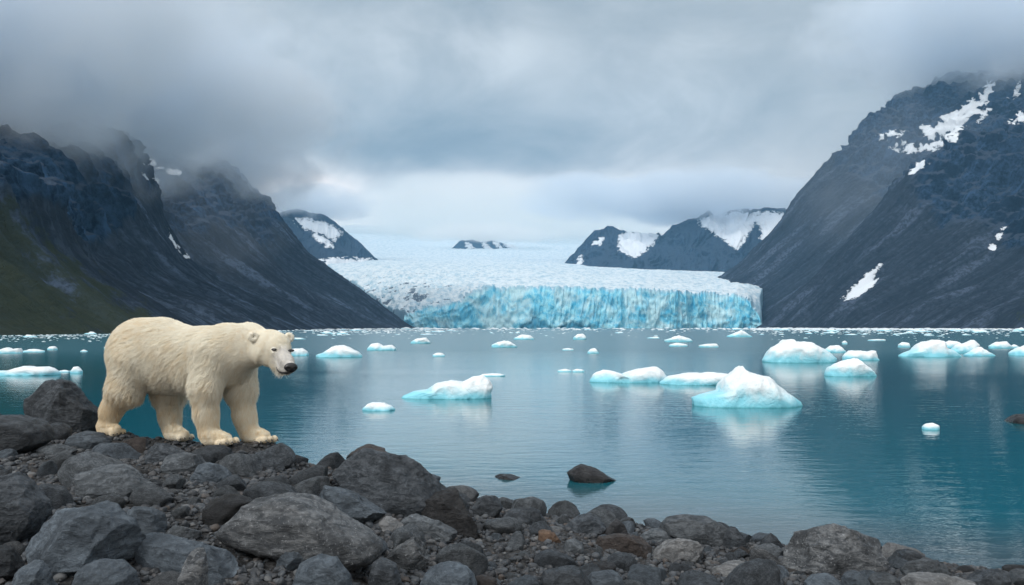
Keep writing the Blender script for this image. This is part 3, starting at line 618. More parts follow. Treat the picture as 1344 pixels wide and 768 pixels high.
# the individual smaller stones
rng = np.random.default_rng(7)
SHAPES = []
for k in range(18):
    V, Fc = ICO[4 if k < 9 else 3]
    P = V*np.array([1.0, rng.uniform(0.65, 0.95), rng.uniform(0.45, 0.75)])
    P = facet(P, None, rng, rng.integers(9, 17), 0.52, 0.92, 1.0)
    q = P*1.0; nr = P/np.linalg.norm(P, axis=1, keepdims=True)
    P = P+nr*(0.09*(fbm(q[:, 0]*1.5+k*9, q[:, 1]*1.5, q[:, 2]*1.5, oct=5, gain=0.55, seed=700+k, ridged=True)-0.2))[:, None]
    me = mesh_np('stone', P, Fc, None, True); o_ = me; dat = me.data; bpy.data.objects.remove(me)
    SHAPES.append((dat, P, Fc))
def free(x, y, r, f=0.85):
    for (a, c, ra, rb) in placed:
        if ((x-a)/(ra+r*f))**2+((y-c)/(rb+r*f))**2 < 1: return False
    return True
def bear_clear(x, y, r):
    return all((x-fx)**2+(y-fy)**2 > (0.36+r)**2 for fx, fy, fz in FEET)
small = []
tries = 0
while len(small) < 238 and tries < 60000:
    tries += 1
    Y = rng.uniform(3.6, 12.5)**1.0; px = rng.uniform(-60, 1400); X = wx(px, Y)
    frac = len(small)/238; R = (0.21*(1-frac)**1.8+0.055)*rng.uniform(0.8, 1.2)
    dshore = np.interp(X, SX, SY)-Y
    if dshore < 0.02: continue
    z = float(ground(X, Y, False)); py = HY-F*(z-CZ)/Y
    if py > 790 or px < -30 or px > 1375: continue
    if not free(X, Y, R) or not bear_clear(X, Y, R): continue
    if R > 0.17 and Y < 5.0: continue
    placed.append((X, Y, R*0.95, R*0.85)); small.append((X, Y, z, R, px, py))
TONE = [('dark', 'dark grey', .36), ('blue', 'blue-grey', .22), ('grey', 'mid grey', .24), ('wet', 'blackish', .07), ('speckled', 'speckled grey', .06), ('brown', 'brownish', .02), ('pale', 'pale grey', .03)]
cand = {}
rows = []
MATV = {}
for i, (X, Y, z, R, px, py) in enumerate(small):
    tk = rng.choice(len(TONE), p=[t[2] for t in TONE]); mk, word, _ = TONE[tk]
    si = int(rng.integers(0, 9)) if R > 0.1 else int(rng.integers(0, 18))
    if (si, mk) not in MATV:
        me = SHAPES[si][0].copy(); me.materials.clear(); me.materials.append(STONE[mk]); MATV[(si, mk)] = me
    ob = bpy.data.objects.new('stone', MATV[(si, mk)]); COL.objects.link(ob)
    sc = R*rng.uniform(0.9, 1.1); flat = rng.uniform(0.75, 1.05)
    ob.scale = (sc, sc*rng.uniform(0.85, 1.0), sc*flat)
    ob.rotation_euler = (rng.normal()*0.22, rng.normal()*0.22, rng.uniform(0, 6.28)); ob.location = (X, Y, z+R*0.16)
    spx, spy = px, py-R*F/Y*0.3
    best = min(refs, key=lambda r: np.hypot(r[3]-X, (r[4]-Y))+0.0)
    dx, dy = (X-best[3])*F/Y, (best[4]-Y)*F/Y
    rel = ('right of' if dx > 0 else 'left of') if abs(dx) > abs(dy)*0.8 else ('in front of' if dy > 0 else 'behind')
    sz = 'fist-sized' if R < 0.09 else ('small' if R < 0.14 else 'mid-sized')
    cand.setdefault((sz, word, rel, best[2]), []).append((math.hypot(dx, dy), i, ob))
ORD = ['nearest', 'second nearest', 'third nearest', 'fourth nearest', 'fifth nearest', 'sixth nearest', 'seventh nearest', 'eighth nearest']
for (sz, word, rel, ref), L in cand.items():
    L.sort(key=lambda t: t[0])
    for j, (dd, i, ob) in enumerate(L):
        lead = '' if len(L) == 1 else ORD[min(j, 7)]+' '
        tag(ob, f'{lead}{sz} {word} stone {rel} the {ref}', 'stone', 'smaller stones scattered over the gravel')

# gravel: thousands of pebbles nobody could count
rng = np.random.default_rng(21)
pool = []
for k in range(10):
    V, Fc = ICO[2]
    P = V*np.array([1.0, rng.uniform(0.6, 1.0), rng.uniform(0.45, 0.85)]); P = facet(P, None, rng, 6, 0.55, 0.9, 1.0)
    P = P*(1+0.07*rng.normal(size=(len(P), 1))); pool.append((P, Fc))
VV, FF, TT, off = [], [], [], 0
NP = 23000
Yp = rng.uniform(3.7, 12.6, NP*3); pxp = rng.uniform(-50, 1400, NP*3); Xp = wx(pxp, Yp)
keep = (np.interp(Xp, SX, SY)-Yp > -0.10)
zp = ground(Xp, Yp, True); pyp = HY-F*(zp-CZ)/Yp
keep &= pyp < 800
idx = np.where(keep)[0][:NP]
for i in idx:
    P, Fc = pool[rng.integers(0, 10)]
    R = 0.009+0.040*rng.random()**2.4
    a = rng.uniform(0, 6.28); c, s_ = math.cos(a), math.sin(a); t = rng.normal()*0.4; ct, st_ = math.cos(t), math.sin(t)
    M = np.array([[c, -s_, 0], [s_, c, 0], [0, 0, 1]])@np.array([[1, 0, 0], [0, ct, -st_], [0, st_, ct]])
    VV.append(P@M.T*R+np.array([Xp[i], Yp[i], zp[i]+R*0.22])); FF.append(Fc+off); off += len(P); TT.append(np.full(len(P), rng.random()))
b = mat('gravel_stone')
tone = b.attr('tone'); pos = b.n('ShaderNodeNewGeometry', out='Position')
cr = b.n('ShaderNodeValToRGB', {0: tone}, out=None); e = cr.color_ramp.elements
e[0].position = 0; e[0].color = (0.022, 0.024, 0.028, 1); e[1].position = 1; e[1].color = (0.13, 0.13, 0.13, 1)
for p_, c_ in ((0.45, (0.034, 0.040, 0.048)), (0.75, (0.058, 0.068, 0.080)), (0.86, (0.060, 0.047, 0.040)), (0.93, (0.08, 0.09, 0.10))):
    q = e.new(p_); q.color = (*c_, 1)
n_f = b.noise(pos, 60, 5, 0.7)
col = b.mix(b.sstep(n_f, 0.45, 0.75), cr.outputs[0], (0.10, 0.10, 0.10))
princ(b, Base_Color=col, Roughness=0.6, Specular_IOR_Level=0.4, Normal=b.bump(n_f, 0.5, 0.01))
go = mesh_np('gravel', np.concatenate(VV), np.concatenate(FF), b.m, False, {'tone': np.concatenate(TT)})
tag(go, 'dark gravel and pebbles filling the shore between the larger stones', 'gravel', kind='stuff')

# the ground sheet below
b = mat('shore_ground')
pos = b.n('ShaderNodeNewGeometry', out='Position')
n_a = b.noise(pos, 2.2, 6, 0.65); n_f = b.noise(pos, 26, 7, 0.75); vo = b.n('ShaderNodeTexVoronoi', {'Vector': pos, 'Scale': 26.0, 'Randomness': 1.0}, out=None)
col = b.mix(b.sstep(n_f, 0.35, 0.7), (0.018, 0.019, 0.021), (0.075, 0.074, 0.074))
col = b.mix(b.sstep(n_a, 0.5, 0.72), col, (0.045, 0.038, 0.034))
h = b.math('ADD', b.math('MULTIPLY', vo.outputs['Distance'], -0.03), b.math('MULTIPLY', n_f, 0.03))
princ(b, Base_Color=col, Roughness=0.75, Specular_IOR_Level=0.35, Normal=b.bump(h, 1.0, 1.0))
gx = np.r_[np.linspace(-60, -12, 25)[:-1], np.linspace(-12, 9, 700), np.linspace(9, 60, 25)[1:]]
gy = np.r_[np.linspace(-58, 2.5, 40)[:-1], np.linspace(2.5, 14.5, 480), np.linspace(14.5, 24, 12)[1:]]
GX, GY = np.meshgrid(gx, gy, indexing='ij')
tag(mesh_np('ground', np.stack([GX, GY, ground(GX, GY)], -1), grid_faces(len(gx), len(gy)), b.m, True), kind='structure')
# ================================================================ ICEBERGS AND FLOES
b = mat('berg_ice')
oc = b.n('ShaderNodeTexCoord', out='Object'); pos = b.n('ShaderNodeNewGeometry', out='Position'); X_, Y_, Z_ = b.xyz(pos)
rel = b.attr('hgt')
n_a = b.noise(oc, 1.3, 5, 0.6, 0.4); n_f = b.noise(oc, 9, 6, 0.65)
f = b.math('ADD', rel, b.math('MULTIPLY', b.math('SUBTRACT', n_a, 0.5), 0.9))
col = b.mix(b.sstep(f, 0.08, 0.66), (0.26, 0.70, 0.84), (0.84, 0.90, 0.93))
col = b.mix(b.math('MULTIPLY', b.sstep(n_f, 0.52, 0.72), 0.25), col, (0.48, 0.78, 0.84))
col = b.mix(b.sstep(rel, 0.05, -0.02), col, (0.10, 0.46, 0.52))
nrm = b.bump(b.math('ADD', b.math('MULTIPLY', n_a, 0.25), b.math('MULTIPLY', n_f, 0.06)), 0.5, 1.0)
nd = princ(b, Base_Color=col, Roughness=0.42, Specular_IOR_Level=0.4, Normal=nrm, Subsurface_Weight=0.0, Subsurface_Scale=0.25)
nd.inputs['Subsurface Radius'].default_value = (0.25, 0.9, 1.0)
m_ice = b.m
def iceberg(pieces, wl, label, seed, depf=0.55, cat='iceberg', name='iceberg', group='icebergs drifting on the lagoon', sub=5):
    # pieces: outlines (upper rim, survey units); wl: survey row of the near waterline
    allp = np.array([p for pc in pieces for p in pc], float)
    Y0 = CZ*F/(wl-HY); wdt = np.ptp(allp[:, 0])*Y0/F
    cx0 = (allp[:, 0].min()+allp[:, 0].max())/2; base = None; VV, FF, off = [], [], 0
    cX = (cx0-CX)*Y0/F
    for k, pc in enumerate(pieces):
        p = np.array(pc, float); w_ = np.ptp(p[:, 0])*Y0/F; depth = w_*0.5*depf; Yc = Y0+depth*0.6
        top = [((a-CX)*Yc/F, CZ-(c-HY)*Yc/F) for a, c in pc]
        zt = max(t[1] for t in top); x0, x1 = top[0][0], top[-1][0]; xm = (x0+x1)/2
        out = [(x0, max(top[0][1], 0.02))]+top[1:-1]+[(x1, max(top[-1][1], 0.02)), (x1*0.97+xm*0.03, -0.15*zt-0.05), (xm, -0.55*zt-0.1), (x0*0.97+xm*0.03, -0.15*zt-0.05)]
        P, Fc, c = outline_lump(out, depth, seed+k, sub, 7, 0.62, 0.055, 0.88, 1.0, (0, -1.6, 0.1), 0.8, 5, False)
        P = P+np.array([c[0], Yc, c[1]]); VV.append(P); FF.append(Fc+off); off += len(P)
    V = np.concatenate(VV); zt = V[:, 2].max()
    Yc = V[:, 1].mean()
    hg = V[:, 2]/zt
    V = V-np.array([cX, Yc, 0.0])
    ob = mesh_np(name, V, np.concatenate(FF), m_ice, True, {'hgt': hg})
    ob.location = (cX, Yc, 0); tag(ob, label, cat, group)
    irefs.append((cX, Yc, cx0, wl, label)); icepl.append((cX, Yc, wdt*0.55, wdt*0.35))
    return ob
irefs, icepl = [], []
B = [
 ([[(908,522),(925,516),(943,514),(950,503),(963,493),(970,484),(974,479),(979,485),(990,490),(1004,495),(1022,507),(1040,518),(1051,531)]], 534, 'largest white iceberg with a small sharp peak and smooth slope to the right', .6),
 ([[(866,502),(878,493),(905,489),(930,488),(955,490),(970,493),(972,503)]], 505, 'low flat iceberg strip right behind the peaked iceberg', .5),
 ([[(773,500),(779,490),(792,485),(803,487),(816,491),(828,487),(845,483),(860,481),(869,487),(876,497),(878,502)]], 502, 'long low iceberg with two humps left of the flat ice strip', .4),
 ([[(527,521),(545,513),(562,511),(575,502),(590,499),(606,499),(620,506),(634,518)], [(600,519),(606,500),(618,494),(632,492),(642,498),(647,507),(645,515)]], 523, 'white iceberg with a rounded cyan lobe on its right, in the middle water', .6),
 ([[(476,536),(482,530),(490,528),(504,529),(514,532),(519,537)]], 539, 'small low white floe nearest below the cyan-lobed iceberg, towards the bear', .6),
 ([[(416,466),(428,461),(438,455),(450,453),(460,457),(470,461),(476,467)]], 469, 'white humped iceberg alone right of the head of the bear', .6),
 ([[(372,464),(384,458),(396,457),(403,461),(405,465)]], 467, 'rounded white ice lump just behind the snout of the bear', .6),
 ([[(632,491),(645,490),(655,490),(663,492)]], 494, 'thin ice sliver behind the cyan-lobed iceberg', .5),
 ([[(645,453),(653,449),(662,447),(672,449),(679,454)]], 456, 'low white triangular iceberg straight out from the glacier front centre', .6),
 ([[(674,444),(685,439),(696,440),(701,444)]], 446, 'white ice lump farther out, behind the low triangular one', .6),
 ([[(568,465),(573,463),(580,463),(584,466)]], 468, 'tiny white floe alone in open water left of the triangular iceberg', .6),
 ([[(732,486),(742,484),(750,486)]], 488, 'left one of two thin white slivers left of the two-humped iceberg', .5),
 ([[(751,486),(758,484),(767,486)]], 488.2, 'right one of two thin white slivers left of the two-humped iceberg', .5),
 ([[(771,462),(775,458),(781,457),(786,463)]], 464, 'small domed ice lump in open water before the glacier', .7),
 ([[(738,458),(745,457),(753,458)]], 460, 'thin flat floe left of the small domed lump', .6),
 ([[(752,443),(757,439),(766,438),(769,443)]], 446, 'round-topped ice lump far out under the glacier front', .7),
 ([[(872,446),(884,442),(890,440),(906,445),(909,448)]], 449, 'white iceberg with a ragged top under the right half of the glacier', .6),
 ([[(878,452),(888,450),(902,452)]], 455, 'dark-edged low floe just before the ragged-topped iceberg', .6),
 ([[(917,453),(930,451),(940,451),(943,454)]], 456, 'thin white floe right of the ragged-topped iceberg', .5),
 ([[(954,441),(965,437),(972,433),(980,437),(987,441)]], 442.5, 'far white ice heap near the right end of the glacier front', .5),
 ([[(482,457),(488,452),(497,450),(503,454),(514,453),(520,457)]], 460, 'white floe with a hump between humped iceberg and the open water', .5),
 ([[(539,449),(548,444),(560,443),(565,449)]], 451, 'small rounded iceberg in the brash ice near the left end of the glacier', .6),
 ([[(1001,473),(1008,460),(1020,452),(1028,446),(1037,445),(1042,449),(1060,449),(1070,454),(1085,462),(1094,470)]], 476, 'big dome-like white iceberg with a cyan base, behind the peaked iceberg', .6),
 ([[(1080,461),(1090,454),(1100,453),(1110,461)]], 463, 'rounded ice lump touching the back of the big dome-like iceberg', .6),
 ([[(1106,468),(1114,460),(1128,461),(1141,461),(1148,459),(1153,472)]], 473, 'low iceberg with a knob on its right end', .5),
 ([[(1083,491),(1086,482),(1096,475),(1110,472),(1123,470),(1134,479),(1149,491)]], 494, 'white pointed iceberg in front of the one with a knob', .6),
 ([[(1181,466),(1198,459),(1208,451),(1224,444),(1234,448),(1238,456),(1250,460),(1260,467)]], 468.5, 'steep-topped white iceberg with a long left foot on the right', .55),
 ([[(1237,451),(1246,447),(1258,449),(1262,454)]], 457, 'small white lump behind the steep-topped iceberg', .6),
 ([[(1248,459),(1256,452),(1268,450),(1276,446),(1284,453),(1274,461)]], 464, 'two-cornered ice lump right of the steep-topped iceberg', .6),
 ([[(1266,465),(1278,459),(1286,455),(1294,461),(1305,466)]], 467.5, 'low tent-shaped iceberg in front of the two-cornered lump', .6),
 ([[(1179,452),(1184,449),(1192,450),(1194,454)]], 456, 'small rounded floe left of the steep-topped iceberg', .7),
 ([[(1298,454),(1308,449),(1320,448),(1327,455)]], 457.5, 'low white floe with rounded hump near the right edge', .5),
 ([[(1327,463),(1336,456),(1352,452),(1370,456),(1380,465)]], 467, 'white iceberg cut by the right edge of the view', .6),
 ([[(1327,454),(1331,452),(1337,455)]], 457, 'tiny white floe just above the right-edge iceberg', .6),
 ([[(1211,560),(1215,556),(1224,555),(1231,558),(1232,562)]], 564, 'lone tiny white floe in the dark water at lower right', .7),
 ([[(-50,492),(0,487),(26,486),(32,481),(40,481),(46,485),(58,480),(70,484),(77,490)]], 493, 'long flat white floe with two bumps cut by the left edge', .35),
 ([[(78,487),(84,485.5),(92,487)]], 488.5, 'tiny flat ice chip between the long floe and the round floe', .6),
 ([[(93,487),(97,482),(103,481),(108,487)]], 490, 'small round white floe right of the long flat one', .7),
 ([[(-20,462),(0,459),(10,456),(20,460),(25,456),(29,463)]], 464, 'low knobbly floe at the left edge behind the long flat floe', .4),
 ([[(28,461),(40,458),(50,458),(58,460)]], 462.5, 'flat thin floe touching the knobbly left-edge floe', .4),
 ([[(63,457.5),(66,455),(72,454.5),(75,457.5)]], 459.5, 'little flat-topped floe before the ice band on the left', .8),
 ([[(137,456),(141,453),(148,453),(152,457)]], 459, 'small round floe left of the rump of the bear', .7),
 ([[(148,447),(152,442),(160,440),(172,440),(180,446)]], 450, 'wide white floe half hidden behind the back of the bear', .6),
 ([[(106,461),(110,459),(115,461)]], 462, 'tiny floe alone left of the small round floe', .7),
 ([[(1139,446),(1150,445),(1162,445)]], 447.5, 'very thin flat floe between dome-like and steep-topped icebergs', .5),
 ([[(1105,449),(1109,447),(1112,450)]], 452, 'tiny ice chip behind the low iceberg with a knob', .7)]
for i, (pcs, wl, lab, df) in enumerate(B):
    w_ = max(p[0] for pc in pcs for p in pc)-min(p[0] for pc in pcs for p in pc)
    iceberg(pcs, wl, lab, 1300+i*7, df, 'iceberg' if w_ > 24 else 'ice floe', 'iceberg' if w_ > 24 else 'ice_floe', 'icebergs drifting on the lagoon' if w_ > 24 else 'small ice floes on the lagoon', 5 if w_ > 24 else 4)
# floes copied through the ice bands
rng = np.random.default_rng(91)
FS = []
for k in range(12):
    V, Fc = ICO[3]
    P = V*np.array([1, 0.62, 0.30]); P[:, 2] = np.where(P[:, 2] > 0, P[:, 2], P[:, 2]*0.5)
    a = P[:, 0]*1.6+k*7
    hump = 0.55+1.0*np.clip(fbm(a*0.9, P[:, 1]*1.5, oct=3, seed=900+k)+0.25, 0, 1)
    P[:, 2] = np.where(P[:, 2] > 0, P[:, 2]*hump, P[:, 2]); P = facet(P, None, rng, 3, 0.7, 0.95, 1)
    P = P*(1+0.16*fbm(V[:, 0]*2+k*5, V[:, 1]*2, V[:, 2]*2, oct=4, gain=0.6, seed=950+k))[:, None]
    o_ = mesh_np('ice_floe', P, Fc, m_ice, True, {'hgt': P[:, 2]/P[:, 2].max()}); FS.append(o_.data); bpy.data.objects.remove(o_)
def band_density(px, py):
    # where the floes gather: dense along the far shores, sparse in the open middle
    left = 1.3*math.exp(-((px-90)/330)**2)*math.exp(-((py-(437+5.5*max(0, 1-px/300)))/4.2)**2) if px < 560 else math.exp(-((px-560)/40)**2)*math.exp(-((py-436)/4)**2)
    left2 = 0.9*math.exp(-((px-450)/110)**2)*math.exp(-((py-438)/5)**2)
    right = 1.1*smooth(px, 985, 1030)*math.exp(-((py-436.0)/4.6)**2)+0.35*smooth(px, 1120, 1250)*math.exp(-((py-441)/6)**2)
    mid = 0.12*math.exp(-((py-436)/6)**2)
    return max(left, left2, float(right), mid)+0.004
n_f = 0; fl = {}
tries = 0
while n_f < 262 and tries < 90000:
    tries += 1
    px = rng.uniform(-40, 1390); py = 432.6+rng.exponential(5.5)
    if py > 480 or rng.random() > band_density(px, py): continue
    Y = CZ*F/(py-HY); X = wx(px, Y)
    wpx = rng.uniform(3.5, 9)*(1+1.2*(rng.random() < 0.3)) if py < 449 else rng.uniform(3, 8)
    R = wpx*Y/F*0.5*(1.25 if py < 436 else 1.0)
    if any(((X-a)/(ra+R))**2+((Y-c)/(rb+R*0.9+0.02*Y))**2 < 1 for a, c, ra, rb in icepl): continue
    ob = bpy.data.objects.new('ice_floe', FS[int(rng.integers(0, 12))]); COL.objects.link(ob)
    ob.location = (X, Y, -0.02*R); hz = rng.uniform(0.5, 1.15)
    ob.scale = (R, R*rng.uniform(0.8, 1.3), R*hz); ob.rotation_euler = (0, 0, rng.uniform(-0.5, 0.5)+(math.pi if rng.random() < 0.5 else 0))
    icepl.append((X, Y, R, R*0.8)); n_f += 1
    zone = [(160, 'left of the bear'), (420, 'behind the bear'), (560, 'right of the bear'), (985, 'below the glacier'), (1180, 'below the right mountain'), (2000, 'near the right edge')]
    zn = [z_[1] for z_ in zone if px < z_[0]][0]
    hh = 'low flat' if hz < 0.72 else ('humped' if hz < 0.95 else 'tall')
    fl.setdefault((hh, zn), []).append((py, wpx, ob))
for (hh, zn), L in fl.items():
    L.sort(key=lambda t: -t[0])
    # nearest ones can be told apart by order, the rest of the band is told apart by nothing
    for j, (py, wpx, ob) in enumerate(L):
        lead = ['nearest', 'second nearest', 'third nearest', 'fourth nearest', 'fifth nearest', 'sixth nearest'][j]+' ' if j < 6 else ''
        tail = '' if j < 6 else ' far back in the ice band'
        tag(ob, f'{lead}{hh} white ice floe {zn}{tail}', 'ice floe', 'small ice floes on the lagoon')
# brash ice: the uncountable far band
rng = np.random.default_rng(5)
VV, FF, HH, off = [], [], [], 0
n = 0
while n < 3400:
    px = rng.uniform(-60, 1420); py = (431.0 if px > 330 else 436.4+(330-px)*0.012)+rng.exponential(2.4 if px > 330 else 3.0)
    if py > 449: continue
    dn = 1.0 if (px < 520 or px > 985) else 0.22
    if px < 330 and rng.random() < 0.45: continue
    if 520 < px < 600: dn = 0.5
    if rng.random() > dn: continue
    Y = CZ*F/(py-HY); X = wx(px, Y); R = rng.uniform(0.7, 2.4)*Y/F*(1.5 if py < 433.5 else 0.8)
    V, Fc = ICO[2]; P = V*np.array([R, R*1.6 if py < 434 else R, R*0.28*rng.uniform(0.5, 1.5)]); P = P*(1+0.12*rng.normal(size=(len(P), 1)))
    VV.append(P+np.array([X, Y, 0])); FF.append(Fc+off); off += len(P); HH.append(V[:, 2]*1.0+0.3); n += 1
tag(mesh_np('brash_ice', np.concatenate(VV), np.concatenate(FF), m_ice, True, {'hgt': np.concatenate(HH)}), 'fine broken ice floating in bands along the far shores', 'brash ice', kind='stuff')
# ================================================================ POLAR BEAR
def PP(px, py, Y): return np.array([wx(px, Y), Y, wz(py, Y)])
def cap(a, ra, c, rc):
    # (px,py,Y) and radius in survey units -> world capsule
    return (PP(*a), ra*a[2]/F, PP(*c), rc*c[2]/F)
HEAD_Y = 8.40
GROUPS = [   # (blend distance, capsules)
 (0.10, [cap((187,464,9.12), 41, (232,465,8.93), 36), cap((232,467,8.93), 37, (268,466,8.78), 33), cap((268,466,8.78), 33, (300,461,8.68), 32),
         cap((215,483,9.00), 30, (262,482,8.80), 31), cap((262,484,8.80), 29, (300,478,8.64), 24),
         cap((300,456,8.68), 27, (328,450,8.54), 22), cap((328,450,8.54), 22, (350,455,8.42), 18), cap((304,470,8.62), 23, (334,464,8.48), 16),
         cap((212,452,9.0), 33, (190,455,9.1), 34)]),
 (0.085, [cap((181,474,8.95), 32, (166,508,8.92), 21.5), cap((166,508,8.92), 20.5, (147,538,8.95), 11.5), cap((147,538,8.95), 11.5, (140,560,8.95), 10.0),
         cap((212,482,9.32), 29, (222,514,9.26), 18.5), cap((222,514,9.26), 17.5, (223,545,9.2), 11.6), cap((223,545,9.2), 11.6, (226,566,9.16), 11.5),
         cap((281,466,8.54), 29, (270,506,8.44), 17.8), cap((270,506,8.44), 16.8, (271,545,8.45), 12.2), cap((271,545,8.45), 12.2, (275,571,8.45), 13.0),
         cap((309,474,8.86), 27, (316,510,8.82), 17.4), cap((316,510,8.82), 16.6, (321,545,8.80), 12), cap((321,545,8.80), 12, (327,568,8.78), 12.5)]),
 (0.035, [cap((139,562,8.93), 10.5, (151,565,8.88), 7.6), cap((228,568,9.12), 11, (241,572,9.05), 7.4),
          cap((278,574,8.43), 12, (295,577.5,8.38), 8.6), cap((329,570,8.76), 12, (346,573.5,8.70), 8.2)]),
]
HEADC = [cap((352,453,8.42), 19.0, (366,459,8.32), 14.0), cap((366,461,8.32), 12.4, (376,474,8.18), 8.2), cap((376,474,8.18), 8.0, (381.5,482.5,8.09), 6.6),
         cap((355,466,8.38), 12.0, (371,483,8.20), 6.2), cap((371,483,8.20), 6.0, (377,487.5,8.14), 4.6), cap((346,463,8.36), 15, (352,466,8.36), 13),
         cap((360,449,8.40), 14, (366,450,8.36), 12)]
EARS = [((332.3,442.0,8.275), 1.0), ((379.3,443,8.47), 0.86)]
TOES = []   # toe knuckles (px,py,Y,r)
for (x0, y0, Y0, x1, y1, Y1, r) in ((148,569,8.85, 161,567,8.99, 4.5), (236,575,8.99, 251,573.5,9.16, 4.2), (287,581.5,8.28, 309,578.5,8.44, 5.2), (340,578.5,8.61, 360,576,8.77, 4.8)):
    for k in range(4):
        t = k/3.0; TOES.append((x0+(x1-x0)*t, y0+(y1-y0)*t+(-0.6 if k in (1, 2) else 0), Y0+(Y1-Y0)*t-(0.03 if k in (1, 2) else 0), r))
def sd_cap(Q, a, ra, c, rc):
    ac = c-a; L2 = ac@ac+1e-12; t = np.clip(((Q-a)@ac)/L2, 0, 1)
    return np.linalg.norm(Q-a-t[..., None]*ac, axis=-1)-(ra+(rc-ra)*t)
def smin(a, c, k):
    h = np.maximum(k-np.abs(a-c), 0)/k; return np.minimum(a, c)-h*h*k*0.25
def sdf(Q):
    Q = Q.astype(np.float32); d = None
    for k, caps in GROUPS[:2]:
        for cp in caps:
            v = sd_cap(Q, *cp); d = v if d is None else smin(d, v, k)
    hd = None
    for cp in HEADC:
        v = sd_cap(Q, *cp); hd = v if hd is None else smin(hd, v, 0.05)
    d = smin(d, hd, 0.055)
    for cp in GROUPS[2][1]: d = smin(d, sd_cap(Q, *cp), 0.035)
    for tx, ty, tY, tr in TOES:
        c = PP(tx, ty, tY); d = smin(d, np.linalg.norm(Q-c, axis=-1)-tr*0.90*tY/F, 0.008)
    for (e, es) in EARS:
        c = PP(*e); q = Q-c
        # ear: a flattened cup facing forward (towards the snout and the viewer)
        fwd = np.array([0.50, -0.86, 0.05]); fwd /= np.linalg.norm(fwd)
        al = q@fwd; pr = np.linalg.norm(q-al[..., None]*fwd, axis=-1)
        ear = np.hypot(np.maximum(pr-0.033*es, 0), al*1.0)-0.021
        cup = np.linalg.norm(q-fwd*0.044, axis=-1)-0.036*es
        ear = np.maximum(ear, -cup)
        d = smin(d, ear, 0.018)
    # the brow dips between forehead and muzzle, eye sockets
    for c, r in ((PP(359.5,459.5,8.145), 0.020), (PP(383.5,460.5,8.22), 0.018)):
        d = -smin(-d, np.linalg.norm(Q-c, axis=-1)-r, 0.03)
    return d
def surface_nets(lo, hi, h, fn):
    n = np.ceil((hi-lo)/h).astype(int)+1
    ax = [lo[i]+np.arange(n[i])*h for i in range(3)]
    D = np.empty(n, np.float32)
    for i0 in range(0, n[0], 24):
        G = np.stack(np.meshgrid(ax[0][i0:i0+24], ax[1], ax[2], indexing='ij'), -1); D[i0:i0+24] = fn(G)
    ins = D < 0
    cnt = np.zeros(n-1, np.int8); acc = np.zeros((*(n-1), 3), np.float32); wt = np.zeros(n-1, np.float32)
    for a in range(3):
        for o1 in (0, 1):
            for o2 in (0, 1):
                off = [0, 0, 0]; u, v = [i for i in range(3) if i != a]; off[u] = o1; off[v] = o2
                s0 = tuple(slice(off[i], off[i]+n[i]-1) for i in range(3)); off2 = list(off); off2[a] += 1
                s1 = tuple(slice(off2[i], off2[i]+n[i]-1) for i in range(3))
                A, Bv = D[s0], D[s1]; cr_ = (A < 0) != (Bv < 0); t = np.where(cr_, A/np.where(A == Bv, 1, A-Bv), 0)
                vec = np.zeros(3, np.float32); pos_ = np.zeros((*(n-1), 3), np.float32)
                pos_[..., u] = o1; pos_[..., v] = o2; pos_[..., a] = t
                acc += np.where(cr_[..., None], pos_, 0); wt += cr_
    act = wt > 0; idx = -np.ones(n-1, np.int64); idx[act] = np.arange(act.sum())
    ij = np.argwhere(act); V = lo+(ij+acc[act]/wt[act][:, None])*h
    quads = []
    for a in range(3):
        u, v = [(1, 2), (2, 0), (0, 1)][a]
        sl0 = [slice(1, n[i]-1) for i in range(3)]; sl0[a] = slice(0, n[a]-1); sl1 = list(sl0); sl1[a] = slice(1, n[a])
        A, Bv = ins[tuple(sl0)], ins[tuple(sl1)]; e = np.argwhere(A != Bv); 
        st = np.array([1, 1, 1]); st[a] = 0; e = e+st; fl_ = A[tuple((e-st).T)]
        du = np.zeros(3, int); du[u] = 1; dv = np.zeros(3, int); dv[v] = 1
        q = np.stack([idx[tuple(e.T)], idx[tuple((e-du).T)], idx[tuple((e-du-dv).T)], idx[tuple((e-dv).T)]], 1)
        q[~fl_] = q[~fl_][:, ::-1]; quads.append(q)
    return V, np.concatenate(quads)
def sdf_normal(P_, e=0.004):
    g = np.stack([sdf(P_+np.eye(3)[i]*e)-sdf(P_-np.eye(3)[i]*e) for i in range(3)], -1); return g/(np.linalg.norm(g, axis=1, keepdims=True)+1e-9)
def hit(px, py, y0=7.6, y1=9.6):
    Ys = np.linspace(y0, y1, 1600); Q = np.stack([wx(px, Ys), Ys, wz(py, Ys)], -1); k = np.argmax(sdf(Q) < 0); return Q[k]
lo = np.array([-4.75, 7.95, 0.84]); hi = np.array([-2.12, 9.72, 2.34])
BV, BQ = surface_nets(lo, hi, 0.0135, sdf)
BV = BV.astype(float)
for _ in range(2): BV -= sdf_normal(BV)*sdf(BV)[:, None]*0.7
BN = sdf_normal(BV)
px_, py_ = proj(BV)
